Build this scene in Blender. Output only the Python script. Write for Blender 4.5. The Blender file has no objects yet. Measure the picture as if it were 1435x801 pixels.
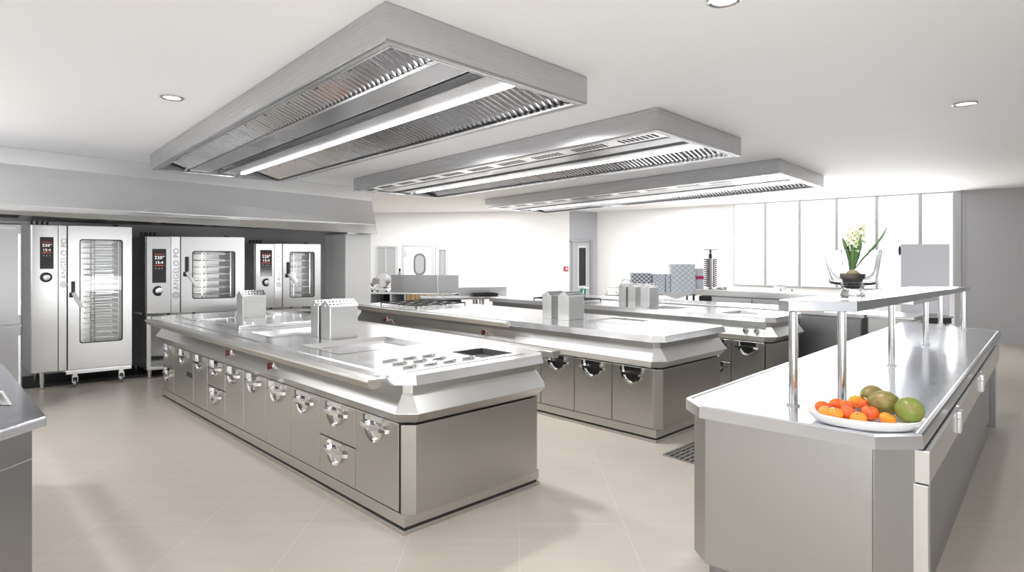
import bpy, bmesh, math, random
from mathutils import Vector, Matrix
random.seed(7)
scene = bpy.context.scene
COL = scene.collection
PI = math.pi
CX, HY, FP, CAMZ = 717.5, 359.0, 800.0, 1.6      # focal length and horizon for a 1435x801 frame

# ------------------------------------------------------------------ camera helpers
def at_z(px, py, z):
    d = (CAMZ - z) * FP / (py - HY)
    return Vector(((px - CX) / FP * d, d, z))
def at_d(px, py, d):
    return Vector(((px - CX) / FP * d, d, CAMZ - (py - HY) / FP * d))

class Frame:
    """plan frame: origin, along-axis U, across-axis V (2-D vectors)"""
    def __init__(s, p, u, v):
        s.p = Vector((p[0], p[1])); s.u = Vector((u[0], u[1])); s.v = Vector((v[0], v[1]))
    def pt(s, u, v, z):
        q = s.p + s.u * u + s.v * v
        return Vector((q.x, q.y, z))
    def loc(s, w):                     # world -> u, v
        d = Vector((w[0], w[1])) - s.p
        det = s.u.x * s.v.y - s.u.y * s.v.x
        return ((d.x * s.v.y - d.y * s.v.x) / det, (s.u.x * d.y - s.u.y * d.x) / det)
    def u_at(s, px, v=0.0):            # u where the column px meets the plane v
        k = (px - CX) / FP; o = s.p + s.v * v
        return (k * o.y - o.x) / (s.u.x - k * s.u.y)
    def v_at(s, px, u=0.0):
        k = (px - CX) / FP; o = s.p + s.u * u
        return (k * o.y - o.x) / (s.v.x - k * s.v.y)
    def z_u(s, px, py, v=0.0):
        u = s.u_at(px, v); d = (s.p + s.u * u + s.v * v).y
        return CAMZ - (py - HY) / FP * d
    def z_v(s, px, py, u=0.0):
        v = s.v_at(px, u); d = (s.p + s.u * u + s.v * v).y
        return CAMZ - (py - HY) / FP * d

def unit(x, y):
    l = math.hypot(x, y); return (x / l, y / l)

# ------------------------------------------------------------------ materials
def new_mat(name):
    m = bpy.data.materials.new(name); m.use_nodes = True
    return m, m.node_tree.nodes, m.node_tree.links, m.node_tree.nodes['Principled BSDF']
def simple(name, col, rough=0.5, metal=0.0, **kw):
    m, n, l, b = new_mat(name)
    b.inputs['Base Color'].default_value = (*col, 1)
    b.inputs['Roughness'].default_value = rough
    b.inputs['Metallic'].default_value = metal
    for k, v in kw.items():
        b.inputs[k].default_value = v
    tex = n.new('ShaderNodeTexNoise'); tex.inputs['Scale'].default_value = 35
    co = n.new('ShaderNodeTexCoord'); l.new(co.outputs['Object'], tex.inputs['Vector'])
    mr = n.new('ShaderNodeMapRange')
    mr.inputs['To Min'].default_value = max(0.0, rough - 0.03); mr.inputs['To Max'].default_value = min(1.0, rough + 0.03)
    l.new(tex.outputs['Fac'], mr.inputs['Value']); l.new(mr.outputs['Result'], b.inputs['Roughness'])
    return m
def steel(name, col, rough, scale=(2, 2, 2), amt=0.06, bump=0.0, aniso=0.0):
    """brushed stainless: the grain is a noise drawn out along one axis"""
    m, n, l, b = new_mat(name)
    b.inputs['Metallic'].default_value = 1.0
    co = n.new('ShaderNodeTexCoord'); mp = n.new('ShaderNodeMapping')
    mp.inputs['Scale'].default_value = scale
    l.new(co.outputs['Object'], mp.inputs['Vector'])
    tx = n.new('ShaderNodeTexNoise'); tx.inputs['Scale'].default_value = 3.0; tx.inputs['Detail'].default_value = 4
    l.new(mp.outputs['Vector'], tx.inputs['Vector'])
    mr = n.new('ShaderNodeMapRange'); mr.inputs['To Min'].default_value = rough - amt; mr.inputs['To Max'].default_value = rough + amt
    l.new(tx.outputs['Fac'], mr.inputs['Value']); l.new(mr.outputs['Result'], b.inputs['Roughness'])
    mx = n.new('ShaderNodeMix'); mx.data_type = 'RGBA'
    mx.inputs['A'].default_value = (*[c * 0.97 for c in col], 1); mx.inputs['B'].default_value = (*[min(1, c * 1.03) for c in col], 1)
    l.new(tx.outputs['Fac'], mx.inputs['Factor']); l.new(mx.outputs['Result'], b.inputs['Base Color'])
    if aniso:
        b.inputs['Anisotropic'].default_value = aniso
        tg = n.new('ShaderNodeTangent'); tg.direction_type = 'RADIAL'; tg.axis = 'Z'
        l.new(tg.outputs['Tangent'], b.inputs['Tangent'])
    if bump:
        bp = n.new('ShaderNodeBump'); bp.inputs['Strength'].default_value = bump; bp.inputs['Distance'].default_value = 0.002
        l.new(tx.outputs['Fac'], bp.inputs['Height']); l.new(bp.outputs['Normal'], b.inputs['Normal'])
    return m
def emit(name, col, s):
    m, n, l, b = new_mat(name)
    b.inputs['Base Color'].default_value = (*col, 1)
    b.inputs['Emission Color'].default_value = (*col, 1); b.inputs['Emission Strength'].default_value = s
    return m

M = {}
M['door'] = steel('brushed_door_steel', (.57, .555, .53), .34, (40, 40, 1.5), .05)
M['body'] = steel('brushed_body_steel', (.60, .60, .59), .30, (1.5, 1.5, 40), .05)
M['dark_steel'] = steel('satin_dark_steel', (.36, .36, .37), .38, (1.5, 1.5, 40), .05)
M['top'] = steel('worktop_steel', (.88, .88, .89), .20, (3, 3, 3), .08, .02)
M['pass_top'] = steel('pass_top_steel', (.74, .76, .80), .17, (3, 3, 3), .06, .03)
M['hood'] = steel('hood_skirt_steel', (.58, .58, .59), .27, (.3, .3, 90), .03, 0, .8)
M['wallhood'] = steel('wall_hood_steel', (.92, .92, .92), .36, (.3, .3, 90), .03, 0, .85)
M['endp'] = steel('end_panel_steel', (.47, .455, .43), .34, (1.5, 1.5, 40), .04)
M['passp'] = steel('pass_panel_steel', (.47, .465, .455), .36, (40, 40, 1.5), .04)
M['mirror'] = steel('mirror_steel', (.72, .72, .74), .08, (4, 4, 4), .04)
M['filter'] = steel('filter_steel', (.56, .56, .58), .16, (60, 60, 2), .06)
M['chrome'] = steel('chrome', (.80, .80, .80), .07, (5, 5, 5), .03)
M['tube'] = steel('polished_tube_steel', (.66, .66, .66), .14, (5, 5, 5), .04)
M['oven'] = steel('oven_steel', (.68, .68, .68), .32, (40, 40, 1.5), .05)
M['strip'] = steel('bright_strip_steel', (.85, .85, .86), .25, (40, 40, 1.5), .04)
M['lettering'] = simple('grey_lettering', (.42, .42, .43), .5)
M['black'] = simple('black_plastic', (.012, .012, .012), .35)
M['glossblack'] = simple('black_display_glass', (.006, .006, .007), .08)
M['iron'] = simple('cast_iron', (.02, .02, .021), .5)
M['seam'] = simple('dark_seam', (.015, .015, .015), .7)
M['cavity'] = simple('dark_recess', (.05, .05, .052), .5, .6)
M['knobred'] = simple('dark_red_knob', (.16, .02, .02), .3)
M['pegs'] = simple('dark_plum_plastic', (.045, .015, .02), .7)
M['lilac'] = simple('lilac_grey_enamel', (.82, .83, .90), .4)
M['white'] = simple('white_paint', (.86, .86, .86), .5)
M['wallwhite'] = simple('white_wall_paint', (.90, .90, .90), .55)
M['ceil'] = simple('ceiling_paint', (.88, .88, .885), .7)
M['wallgrey'] = simple('grey_wall_paint', (.40, .40, .41), .55)
M['doorgrey'] = simple('grey_door_paint', (.42, .43, .46), .45)
M['linegrey'] = simple('pale_grey_paint', (.62, .63, .65), .5)
M['shadeblack'] = simple('black_oven_shade', (.012, .012, .012), .6)
M['porcelain'] = simple('white_porcelain', (.88, .88, .88), .12)
M['wood'] = None
M['terracotta'] = simple('weathered_terracotta', (.42, .34, .27), .8)
M['leaf'] = simple('leaf_green', (.12, .30, .035), .4)
M['leafdark'] = simple('dark_leaf_green', (.07, .16, .05), .45)
M['petal'] = simple('cream_petals', (.85, .84, .62), .5)
M['bulb'] = simple('bulb_skin', (.50, .42, .22), .6)
M['red'] = simple('red_plastic', (.55, .03, .06), .35)
M['green'] = simple('green_sign', (.0, .20, .12), .4)
M['magenta'] = simple('magenta_print', (.60, .03, .16), .5)
M['cardboard'] = simple('white_card', (.85, .86, .87), .6)
M['lamp'] = emit('lamp_white', (1, 1, 1), 4.0)
M['tubeglow'] = emit('strip_lamp', (1, 1, 1), 9.0)
M['digits'] = emit('display_digits', (1, .92, .9), 1.0)
M['digitsred'] = emit('display_red', (1, .12, .08), .5)
M['ovenfill'] = emit('oven_fill_strip', (1, .98, .95), 5.0)

def wood_mat():
    m, n, l, b = new_mat('butcher_block_wood')
    co = n.new('ShaderNodeTexCoord'); mp = n.new('ShaderNodeMapping'); mp.inputs['Scale'].default_value = (9, 9, .6)
    l.new(co.outputs['Object'], mp.inputs['Vector'])
    tx = n.new('ShaderNodeTexNoise'); tx.inputs['Scale'].default_value = 3
    l.new(mp.outputs['Vector'], tx.inputs['Vector'])
    cr = n.new('ShaderNodeValToRGB')
    cr.color_ramp.elements[0].color = (.42, .24, .08, 1); cr.color_ramp.elements[1].color = (.72, .52, .26, 1)
    cr.color_ramp.elements[0].position = .35; cr.color_ramp.elements[1].position = .65
    l.new(tx.outputs['Fac'], cr.inputs['Fac']); l.new(cr.outputs['Color'], b.inputs['Base Color'])
    b.inputs['Roughness'].default_value = .5
    return m
M['wood'] = wood_mat()

def glass_pane():
    m, n, l, b = new_mat('clear_pane')
    tr = n.new('ShaderNodeBsdfTransparent'); gl = n.new('ShaderNodeBsdfGlossy'); gl.inputs['Roughness'].default_value = .02
    tr.inputs['Color'].default_value = (.985, .99, .99, 1)
    mx = n.new('ShaderNodeMixShader'); mx.inputs['Fac'].default_value = .02
    l.new(tr.outputs['BSDF'], mx.inputs[1]); l.new(gl.outputs['BSDF'], mx.inputs[2])
    l.new(mx.outputs['Shader'], n['Material Output'].inputs['Surface'])
    return m
M['pane'] = glass_pane()
M['frosted'] = simple('frosted_grey_glass', (.45, .47, .47), .15)
M['glass'] = simple('clear_glass', (.97, .99, 1.0), .01, 0.0, **{'Transmission Weight': 1.0, 'IOR': 1.45})

def floor_mat():
    m, n, l, b = new_mat('large_beige_floor_tiles')
    geo = n.new('ShaderNodeNewGeometry')
    mp = n.new('ShaderNodeMapping'); mp.inputs['Location'].default_value = (-.04, -.27, 0)
    l.new(geo.outputs['Position'], mp.inputs['Vector'])
    br = n.new('ShaderNodeTexBrick')
    br.inputs['Scale'].default_value = 1.0
    br.offset = 0.0
    br.inputs['Brick Width'].default_value = .63; br.inputs['Row Height'].default_value = 1.05
    br.inputs['Mortar Size'].default_value = .0022; br.inputs['Mortar Smooth'].default_value = .2
    br.inputs['Color1'].default_value = (.425, .388, .338, 1); br.inputs['Color2'].default_value = (.44, .402, .352, 1)
    br.inputs['Mortar'].default_value = (.52, .49, .44, 1)
    l.new(mp.outputs['Vector'], br.inputs['Vector'])
    m2 = n.new('ShaderNodeMapping'); m2.inputs['Scale'].default_value = (.8, 7, 1)
    l.new(geo.outputs['Position'], m2.inputs['Vector'])
    nz = n.new('ShaderNodeTexNoise'); nz.inputs['Scale'].default_value = 2.2; nz.inputs['Detail'].default_value = 6
    l.new(m2.outputs['Vector'], nz.inputs['Vector'])
    mr = n.new('ShaderNodeMapRange'); mr.inputs['To Min'].default_value = .90; mr.inputs['To Max'].default_value = 1.08
    l.new(nz.outputs['Fac'], mr.inputs['Value'])
    mx = n.new('ShaderNodeMix'); mx.data_type = 'RGBA'; mx.blend_type = 'MULTIPLY'; mx.inputs['Factor'].default_value = 1
    l.new(br.outputs['Color'], mx.inputs['A']); l.new(mr.outputs['Result'], mx.inputs['B'])
    l.new(mx.outputs['Result'], b.inputs['Base Color'])
    b.inputs['Roughness'].default_value = .33
    b.inputs['Specular IOR Level'].default_value = .45
    return m
M['floor'] = floor_mat()

def pattern_mat(name, ink, s):
    """lattice of ink diamonds printed on white card"""
    m, n, l, b = new_mat(name)
    co = n.new('ShaderNodeTexCoord'); mp = n.new('ShaderNodeMapping'); mp.inputs['Scale'].default_value = (s, s, s)
    l.new(co.outputs['Object'], mp.inputs['Vector'])
    sep = n.new('ShaderNodeSeparateXYZ'); l.new(mp.outputs['Vector'], sep.inputs['Vector'])
    add = n.new('ShaderNodeMath'); add.operation = 'ADD'; l.new(sep.outputs['X'], add.inputs[0]); l.new(sep.outputs['Y'], add.inputs[1])
    def wave(sock):
        a = n.new('ShaderNodeMath'); a.operation = 'SINE'; l.new(sock, a.inputs[0]); return a
    p = n.new('ShaderNodeMath'); p.operation = 'ADD'; l.new(add.outputs[0], p.inputs[0]); l.new(sep.outputs['Z'], p.inputs[1])
    q = n.new('ShaderNodeMath'); q.operation = 'SUBTRACT'; l.new(add.outputs[0], q.inputs[0]); l.new(sep.outputs['Z'], q.inputs[1])
    w1, w2 = wave(p.outputs[0]), wave(q.outputs[0])
    mu = n.new('ShaderNodeMath'); mu.operation = 'MULTIPLY'; l.new(w1.outputs[0], mu.inputs[0]); l.new(w2.outputs[0], mu.inputs[1])
    ab = n.new('ShaderNodeMath'); ab.operation = 'ABSOLUTE'; l.new(mu.outputs[0], ab.inputs[0])
    gt = n.new('ShaderNodeMath'); gt.operation = 'GREATER_THAN'; gt.inputs[1].default_value = .28; l.new(ab.outputs[0], gt.inputs[0])
    mx = n.new('ShaderNodeMix'); mx.data_type = 'RGBA'
    mx.inputs['A'].default_value = (.86, .87, .88, 1); mx.inputs['B'].default_value = (*ink, 1)
    l.new(gt.outputs[0], mx.inputs['Factor']); l.new(mx.outputs['Result'], b.inputs['Base Color'])
    b.inputs['Roughness'].default_value = .5
    return m
M['lattice_dark'] = pattern_mat('slate_lattice_print', (.20, .24, .29), 42)
M['lattice_light'] = pattern_mat('pale_lattice_print', (.52, .60, .68), 42)
M['lattice_mid'] = pattern_mat('soft_lattice_print', (.58, .66, .72), 34)
M['lines'] = pattern_mat('pale_line_print', (.55, .60, .68), 70)

def fruit_mat(name, c1, c2, rough, speck=14):
    m, n, l, b = new_mat(name)
    co = n.new('ShaderNodeTexCoord')
    tx = n.new('ShaderNodeTexNoise'); tx.inputs['Scale'].default_value = speck; tx.inputs['Detail'].default_value = 5
    l.new(co.outputs['Object'], tx.inputs['Vector'])
    cr = n.new('ShaderNodeValToRGB')
    cr.color_ramp.elements[0].color = (*c1, 1); cr.color_ramp.elements[1].color = (*c2, 1)
    cr.color_ramp.elements[0].position = .38; cr.color_ramp.elements[1].position = .62
    l.new(tx.outputs['Fac'], cr.inputs['Fac']); l.new(cr.outputs['Color'], b.inputs['Base Color'])
    b.inputs['Roughness'].default_value = rough
    return m
M['tomred'] = fruit_mat('red_orange_skin', (.75, .09, .012), (.82, .15, .015), .12)
M['tomora'] = fruit_mat('orange_skin', (.84, .22, .015), (.88, .30, .02), .12)
M['pear'] = fruit_mat('green_brown_pear_skin', (.13, .145, .025), (.27, .19, .06), .4, 22)
M['peargreen'] = fruit_mat('green_pear_skin', (.15, .25, .025), (.22, .20, .05), .4, 22)

# ------------------------------------------------------------------ mesh builder
class MB:
    def __init__(s):
        s.v = []; s.f = []
    def poly(s, pts):
        b = len(s.v); s.v += [Vector(p) for p in pts]; s.f.append(list(range(b, b + len(pts)))); return s
    def loft(s, rings, cap0=True, cap1=True, closed=True):
        b = len(s.v); n = len(rings[0])
        for r in rings: s.v += [Vector(p) for p in r]
        for k in range(len(rings) - 1):
            for i in range(n if closed else n - 1):
                j = (i + 1) % n
                s.f.append([b + k * n + i, b + k * n + j, b + (k + 1) * n + j, b + (k + 1) * n + i])
        if cap0: s.f.append(list(range(b + n - 1, b - 1, -1)))
        if cap1:
            e = b + (len(rings) - 1) * n; s.f.append(list(range(e, e + n)))
        return s
    def prism(s, plan, z0, z1):
        def zz(z, i): return z[i] if isinstance(z, (list, tuple)) else z
        return s.loft([[Vector((p[0], p[1], zz(z0, i))) for i, p in enumerate(plan)],
                       [Vector((p[0], p[1], zz(z1, i))) for i, p in enumerate(plan)]])
    def box(s, F, u0, u1, v0, v1, z0, z1):
        return s.prism([F.pt(u0, v0, 0), F.pt(u1, v0, 0), F.pt(u1, v1, 0), F.pt(u0, v1, 0)], z0, z1)
    def tube(s, pts, r, n=10, closed=False):
        pts = [Vector(p) for p in pts]; rings = []
        up = None
        for i, p in enumerate(pts):
            if closed: t = (pts[(i + 1) % len(pts)] - pts[i - 1]).normalized()
            else: t = (pts[min(i + 1, len(pts) - 1)] - pts[max(i - 1, 0)]).normalized()
            if up is None: up = Vector((0, 0, 1)) if abs(t.z) < .9 else Vector((1, 0, 0))
            a = t.cross(up).normalized(); bb = a.cross(t).normalized(); up = bb
            rr = r[i] if isinstance(r, (list, tuple)) else r
            rings.append([p + (a * math.cos(2 * PI * k / n) + bb * math.sin(2 * PI * k / n)) * rr for k in range(n)])
        if closed: rings.append(rings[0]); return s.loft(rings, False, False)
        return s.loft(rings)
    def lathe(s, o, prof, n=24, axis=(0, 0, 1)):
        """prof: (radius, height) pairs from bottom to top along axis"""
        o = Vector(o); ax = Vector(axis).normalized()
        a = ax.orthogonal().normalized(); b = ax.cross(a).normalized()
        rings = [[o + ax * h + (a * math.cos(2 * PI * k / n) + b * math.sin(2 * PI * k / n)) * max(r, 1e-4) for k in range(n)] for r, h in prof]
        return s.loft(rings)
    def strap(s, pts, wdir, w, tdir, t):
        """flat bar along pts, width w along wdir, thickness t along tdir"""
        wd = Vector(wdir) * (w / 2); td = Vector(tdir) * t
        return s.loft([[Vector(p) - wd, Vector(p) + wd, Vector(p) + wd + td, Vector(p) - wd + td] for p in pts])
    def build(s, name, mat, parent=None, root=None, loc=None, bevel=0.0, smooth=False, kind=None, label=None, seg=2, mat2=None):
        o = bpy.data.objects.new(name, bpy.data.meshes.new(name))
        if root is None and parent is not None:
            root = parent
            while root.parent: root = root.parent
        base = root.location.copy() if root is not None else (Vector(loc) if loc is not None else Vector((0, 0, 0)))
        o.data.from_pydata([p - base for p in s.v], [], s.f)
        if mat2:
            for i, p in enumerate(o.data.polygons): p.material_index = 1 if i >= mat2[1] else 0
        bm = bmesh.new(); bm.from_mesh(o.data)
        bmesh.ops.remove_doubles(bm, verts=bm.verts, dist=1e-6)
        bmesh.ops.recalc_face_normals(bm, faces=bm.faces)
        bm.to_mesh(o.data); bm.free()
        o.data.materials.append(M[mat] if isinstance(mat, str) else mat)
        if mat2: o.data.materials.append(M[mat2[0]])
        COL.objects.link(o)
        if parent is not None: o.parent = parent
        else: o.location = base
        if smooth:
            for p in o.data.polygons: p.use_smooth = True
            o.data.set_sharp_from_angle(angle=math.radians(40))
        if bevel:
            md = o.modifiers.new('bevel', 'BEVEL'); md.width = bevel; md.segments = seg
            md.limit_method = 'ANGLE'; md.angle_limit = math.radians(40)
        if kind: o['kind'] = kind
        if label: o['label'] = label
        return o

def cut(o, mb):
    """carve the builder's shape out of a mesh object"""
    base = o
    while base.parent: base = base.parent
    c = mb.build('cutter', 'seam', loc=(0, 0, 0)); c.data.transform(Matrix.Translation(-base.location)); c.location = (0, 0, 0)
    mat = Matrix.Identity(4)
    md = o.modifiers.new('cut', 'BOOLEAN'); md.operation = 'DIFFERENCE'; md.object = c; md.solver = 'EXACT'
    c.location = base.location
    bpy.context.view_layer.update()
    dg = bpy.context.evaluated_depsgraph_get()
    bev = [m for m in o.modifiers if m.type == 'BEVEL']
    for m in bev: m.show_viewport = False
    bpy.context.view_layer.update(); dg.update()
    me = bpy.data.meshes.new_from_object(o.evaluated_get(dg))
    o.modifiers.remove(md)
    for m in bev: m.show_viewport = True
    o.data = me
    bpy.data.objects.remove(c)
    return o

def thing(name, loc, label, cat, group=None):
    o = bpy.data.objects.new(name, None); COL.objects.link(o)
    o.location = Vector(loc); o.empty_display_size = .1
    o['label'] = label; o['category'] = cat
    if group: o['group'] = group
    bpy.context.view_layer.update()
    return o
def tag(o, label, cat, group=None):
    o['label'] = label; o['category'] = cat
    if group: o['group'] = group
    return o
def struct(mb, name, mat, parent=None, **kw):
    return mb.build(name, mat, parent, kind=None if parent else 'structure', **kw)

def lettering(text, size, origin, xd, yd, depth=.001):
    cu = bpy.data.curves.new('lettering', 'FONT'); cu.body = text; cu.size = size; cu.extrude = depth
    cu.space_character = 1.08
    o = bpy.data.objects.new('lettering', cu); COL.objects.link(o)
    bpy.context.view_layer.update()
    dg = bpy.context.evaluated_depsgraph_get()
    me = bpy.data.meshes.new_from_object(o.evaluated_get(dg))
    mb = MB(); xd = Vector(xd).normalized(); yd = Vector(yd).normalized(); nd = xd.cross(yd)
    mb.v = [Vector(origin) + xd * v.co.x + yd * v.co.y + nd * v.co.z for v in me.vertices]
    mb.f = [list(p.vertices) for p in me.polygons]
    w = max(v.co.x for v in me.vertices)
    bpy.data.objects.remove(o); bpy.data.curves.remove(cu); bpy.data.meshes.remove(me)
    return mb, w

# ------------------------------------------------------------------ axes of the kitchen
U = unit(883, 800); V = unit(-838, 800)
CEIL = 2.85

# ------------------------------------------------------------------ room shell
wA, wB = at_z(835.5, 297, CEIL), at_z(1437, 261.9, CEIL)
wd = Vector(unit(wB.x - wA.x, wB.y - wA.y)); wn = Vector((-wd.y, wd.x))
FW = Frame(wA, wd, wn)            # u runs from the far corner towards the camera side, v points outdoors
wins = [(1028, 1073), (1073, 1121), (1121, 1173), (1173, 1229), (1229, 1290), (1290, 1338)]
e0 = FW.u_at(1028); e1 = FW.u_at(1338)
q0, q1 = FW.pt(-2.2, .2, 0), FW.pt(e1 + 6.2, .2, 0)
plan = [(-10, -.5), (q1.x, -.5), (q1.x, q1.y), (q0.x, q0.y), (-10, 18.2)]
mb = MB(); mb.prism(plan, -.1, 0)
struct(mb, 'floor', 'floor')
mb = MB(); mb.prism(plan, CEIL, CEIL + .12)
struct(mb, 'ceiling', 'ceil')

wl0, wl1 = Vector((-8.4, 5.6)), Vector((-2.53 - .55, 10.23 + .45))
def wall_strip(a, b, z0, z1, t, name, mat, side=1):
    a = Vector(a[:2]); b = Vector(b[:2]); d = (b - a).normalized(); nrm = Vector((-d.y, d.x)) * t * side
    return struct(MB().prism([a, b, b + nrm, a + nrm], z0, z1), name, mat)
wall_strip(wl0, wl1, 0, CEIL, .15, 'wall_left', 'wallgrey')
# white column at the end of the oven wall
c0 = Vector((-2.89, 9.9)); cu_ = Vector(U); cv_ = Vector(V)
struct(MB().prism([c0, c0 + cu_ * .49, c0 + cu_ * .49 + cv_ * .85, c0 + cv_ * .85], 0, 1.99), 'trim_1', 'wallwhite', bevel=.01)
wall_strip((-9.6, 17.45), (1.57, 15.6), 0, CEIL, .15, 'wall_back', 'wallwhite')
# grey door bay
dA, dB = at_d(798.5, 300, 15.6), at_d(836.5, 300, 16.1)
FD = Frame(dA, unit(dB.x - dA.x, dB.y - dA.y), unit(-(dB.y - dA.y), dB.x - dA.x))
dw = (dB - dA).to_2d().length
bay = MB().box(FD, 0, dw, 0, .12, 0, CEIL)
struct(bay, 'wall_door_bay', 'doorgrey')
ua, ub = FD.u_at(801), FD.u_at(829); zt = FD.z_u(801, 339)
d2 = MB(); d2.box(FD, ua, ub - .10, -.05, -.004, 0, zt)
d2 = struct(d2, 'door_2', 'doorgrey', bevel=.006)
wu0, wu1 = FD.u_at(811, -.05), FD.u_at(820.5, -.05); wz0, wz1 = FD.z_u(815, 400, -.05), FD.z_u(815, 347, -.05)
MB().box(FD, wu0 - .05, wu1 + .03, -.062, -.048, wz0 - .06, wz1 + .06).build('window_frame', 'linegrey', d2)
MB().box(FD, wu0, wu1, -.066, -.060, wz0, wz1).build('pane', 'glossblack', d2)
hp = FD.pt(ub - .17, -.05, FD.z_u(825, 403))
MB().tube([hp, hp - Vector((0, .07, 0)), hp + Vector((-.14, -.07, 0))], .012, 8).build('door_handle', 'chrome', d2)
fr = MB(); fr.box(FD, ub - .095, ub, -.06, -.004, 0, zt + .06); fr.box(FD, ua - .05, ub - .1, -.06, -.004, zt + .008, zt + .06)
struct(fr, 'trim_2', 'dark_steel')
# wall along the window side
struct(MB().box(FW, 0, e0 - .02, 0, .15, 0, CEIL), 'wall_right', 'wallwhite')
struct(MB().box(FW, e0 - .02, e1 + .02, 0, .15, 0, .90), 'wall_right_sill', 'wallwhite')
gw = MB().box(FW, e1 + .12, e1 + 6.2, -.02, .15, 0, CEIL)
struct(gw, 'wall_right_near', 'wallgrey')  # the grey holds both wall paint and the shade on this stretch
pil = MB().box(FW, e1, e1 + .10, -.05, .15, 0, CEIL); pil.box(FW, e1 + .10, e1 + .16, -.03, .1, 0, CEIL)
struct(pil, 'trim_3', 'wallgrey', bevel=.004)
for i, (a, b) in enumerate(wins):
    a, b = FW.u_at(a), FW.u_at(b); t = .028
    f = MB()
    f.box(FW, a, a + t, -.02, .06, .90, CEIL); f.box(FW, b - t, b, -.02, .06, .90, CEIL)
    f.box(FW, a + t, b - t, -.02, .06, .90, .94); f.box(FW, a + t, b - t, -.02, .06, CEIL - .03, CEIL)
    w = struct(f, 'window_%d' % (i + 1), 'wallgrey')
    MB().box(FW, a + t, b - t, .01, .018, .94, CEIL - .03).build('pane', 'pane', w)
# white swing door with an oval porthole, and two dark-glazed openings
bd = Vector(unit(1.57 + 9.6, 15.6 - 17.45)); FB = Frame((-9.6, 17.45), bd, (-bd.y, bd.x))
def back_rect(p0, p1, y0, y1, v): return FB.u_at(p0, v), FB.u_at(p1, v), FB.z_u((p0 + p1) / 2, y1, v), FB.z_u((p0 + p1) / 2, y0, v)
u0, u1, z0, z1 = back_rect(566, 605, 346, 400, -.06)
d1 = struct(MB().box(FB, u0, u1, -.06, -.004, 0, z1), 'door_1', 'white', bevel=.006)
uc = FB.u_at(588.3, -.06); zc = FB.z_u(588, 370, -.06); hw = (FB.u_at(596.5, -.06) - FB.u_at(580, -.06)) / 2; hh = (FB.z_u(588, 355, -.06) - FB.z_u(588, 385.5, -.06)) / 2
def stadium(w, h, n=12):
    r = w; pts = []
    for k in range(n + 1): pts.append((r * math.cos(PI * k / n), (h - r) + r * math.sin(PI * k / n)))
    for k in range(n + 1): pts.append((-r * math.cos(PI * k / n), -(h - r) - r * math.sin(PI * k / n)))
    return pts
o1, o2 = stadium(hw, hh), stadium(hw - .04, hh - .04)
ring = MB().loft([[FB.pt(uc + x, -.085, zc + z) for x, z in o1], [FB.pt(uc + x, -.06, zc + z) for x, z in o1],
                  [FB.pt(uc + x, -.06, zc + z) for x, z in o2], [FB.pt(uc + x, -.085, zc + z) for x, z in o2],
                  [FB.pt(uc + x, -.085, zc + z) for x, z in o1]], False, False)
ring.build('porthole_frame', 'dark_steel', d1)
MB().loft([[FB.pt(uc + x, -.072, zc + z) for x, z in o2], [FB.pt(uc + x, -.06, zc + z) for x, z in o2]]).build('porthole_glass', 'frosted', d1)
MB().box(FB, FB.u_at(566.5, -.06), FB.u_at(570.5, -.06), -.07, -.06, FB.z_u(568, 360, -.06), FB.z_u(568, 352, -.06)).build('push_plate', 'linegrey', d1)
f = MB(); f.box(FB, u0 - .07, u0 - .006, -.05, -.004, 0, z1 + .07); f.box(FB, u1 + .006, u1 + .10, -.05, -.004, 0, z1 + .07); f.box(FB, u0 - .006, u1 + .006, -.05, -.004, z1 + .006, z1 + .07)
struct(f, 'trim_4', 'linegrey')
for nm, p0, p1, y0 in (('window_7', 529.5, 554, 346.5), ('window_8', 615.5, 625, 350)):
    u0, u1, z0, z1 = back_rect(p0, p1, y0, 402, -.03)
    z0 = .6
    f = MB(); f.box(FB, u0 - .05, u0, -.05, -.004, z0, z1 + .05); f.box(FB, u1, u1 + .05, -.05, -.004, z0, z1 + .05); f.box(FB, u0, u1, -.05, -.004, z1, z1 + .05)
    f.box(FB, u0 + (u1 - u0) * .42, u0 + (u1 - u0) * .5, -.045, -.02, z0, z1); f.box(FB, u0, u1, -.05, -.004, z0 - .05, z0)
    w = struct(f, nm, 'linegrey')
    MB().box(FB, u0, u1, -.02, -.004, z0, z1).build('pane', 'frosted', w)
# low black slab on the floor, painting in the shade under the ovens
struct(MB().prism([(-6.45, 6.55), (-5.75, 6.98), (-4.86, 7.62), (-3.95, 8.75), (-3.05, 9.35), (-3.3, 10.2), (-7.2, 6.7)], 0.0, .035), 'oven_shade_left', 'shadeblack')

# ------------------------------------------------------------------ cooking islands
def ring8(F, W, L, ou, ov, c, z):
    return [F.pt(u, v, z) for u, v in ((ou, ov + c), (ou + c, ov), (W - ou - c, ov), (W - ou, ov + c),
                                       (W - ou, L - ov - c), (W - ou - c, L - ov), (ou + c, L - ov), (ou, L - ov - c))]
NU = lambda F: Vector((-F.u.x, -F.u.y, 0))

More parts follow.
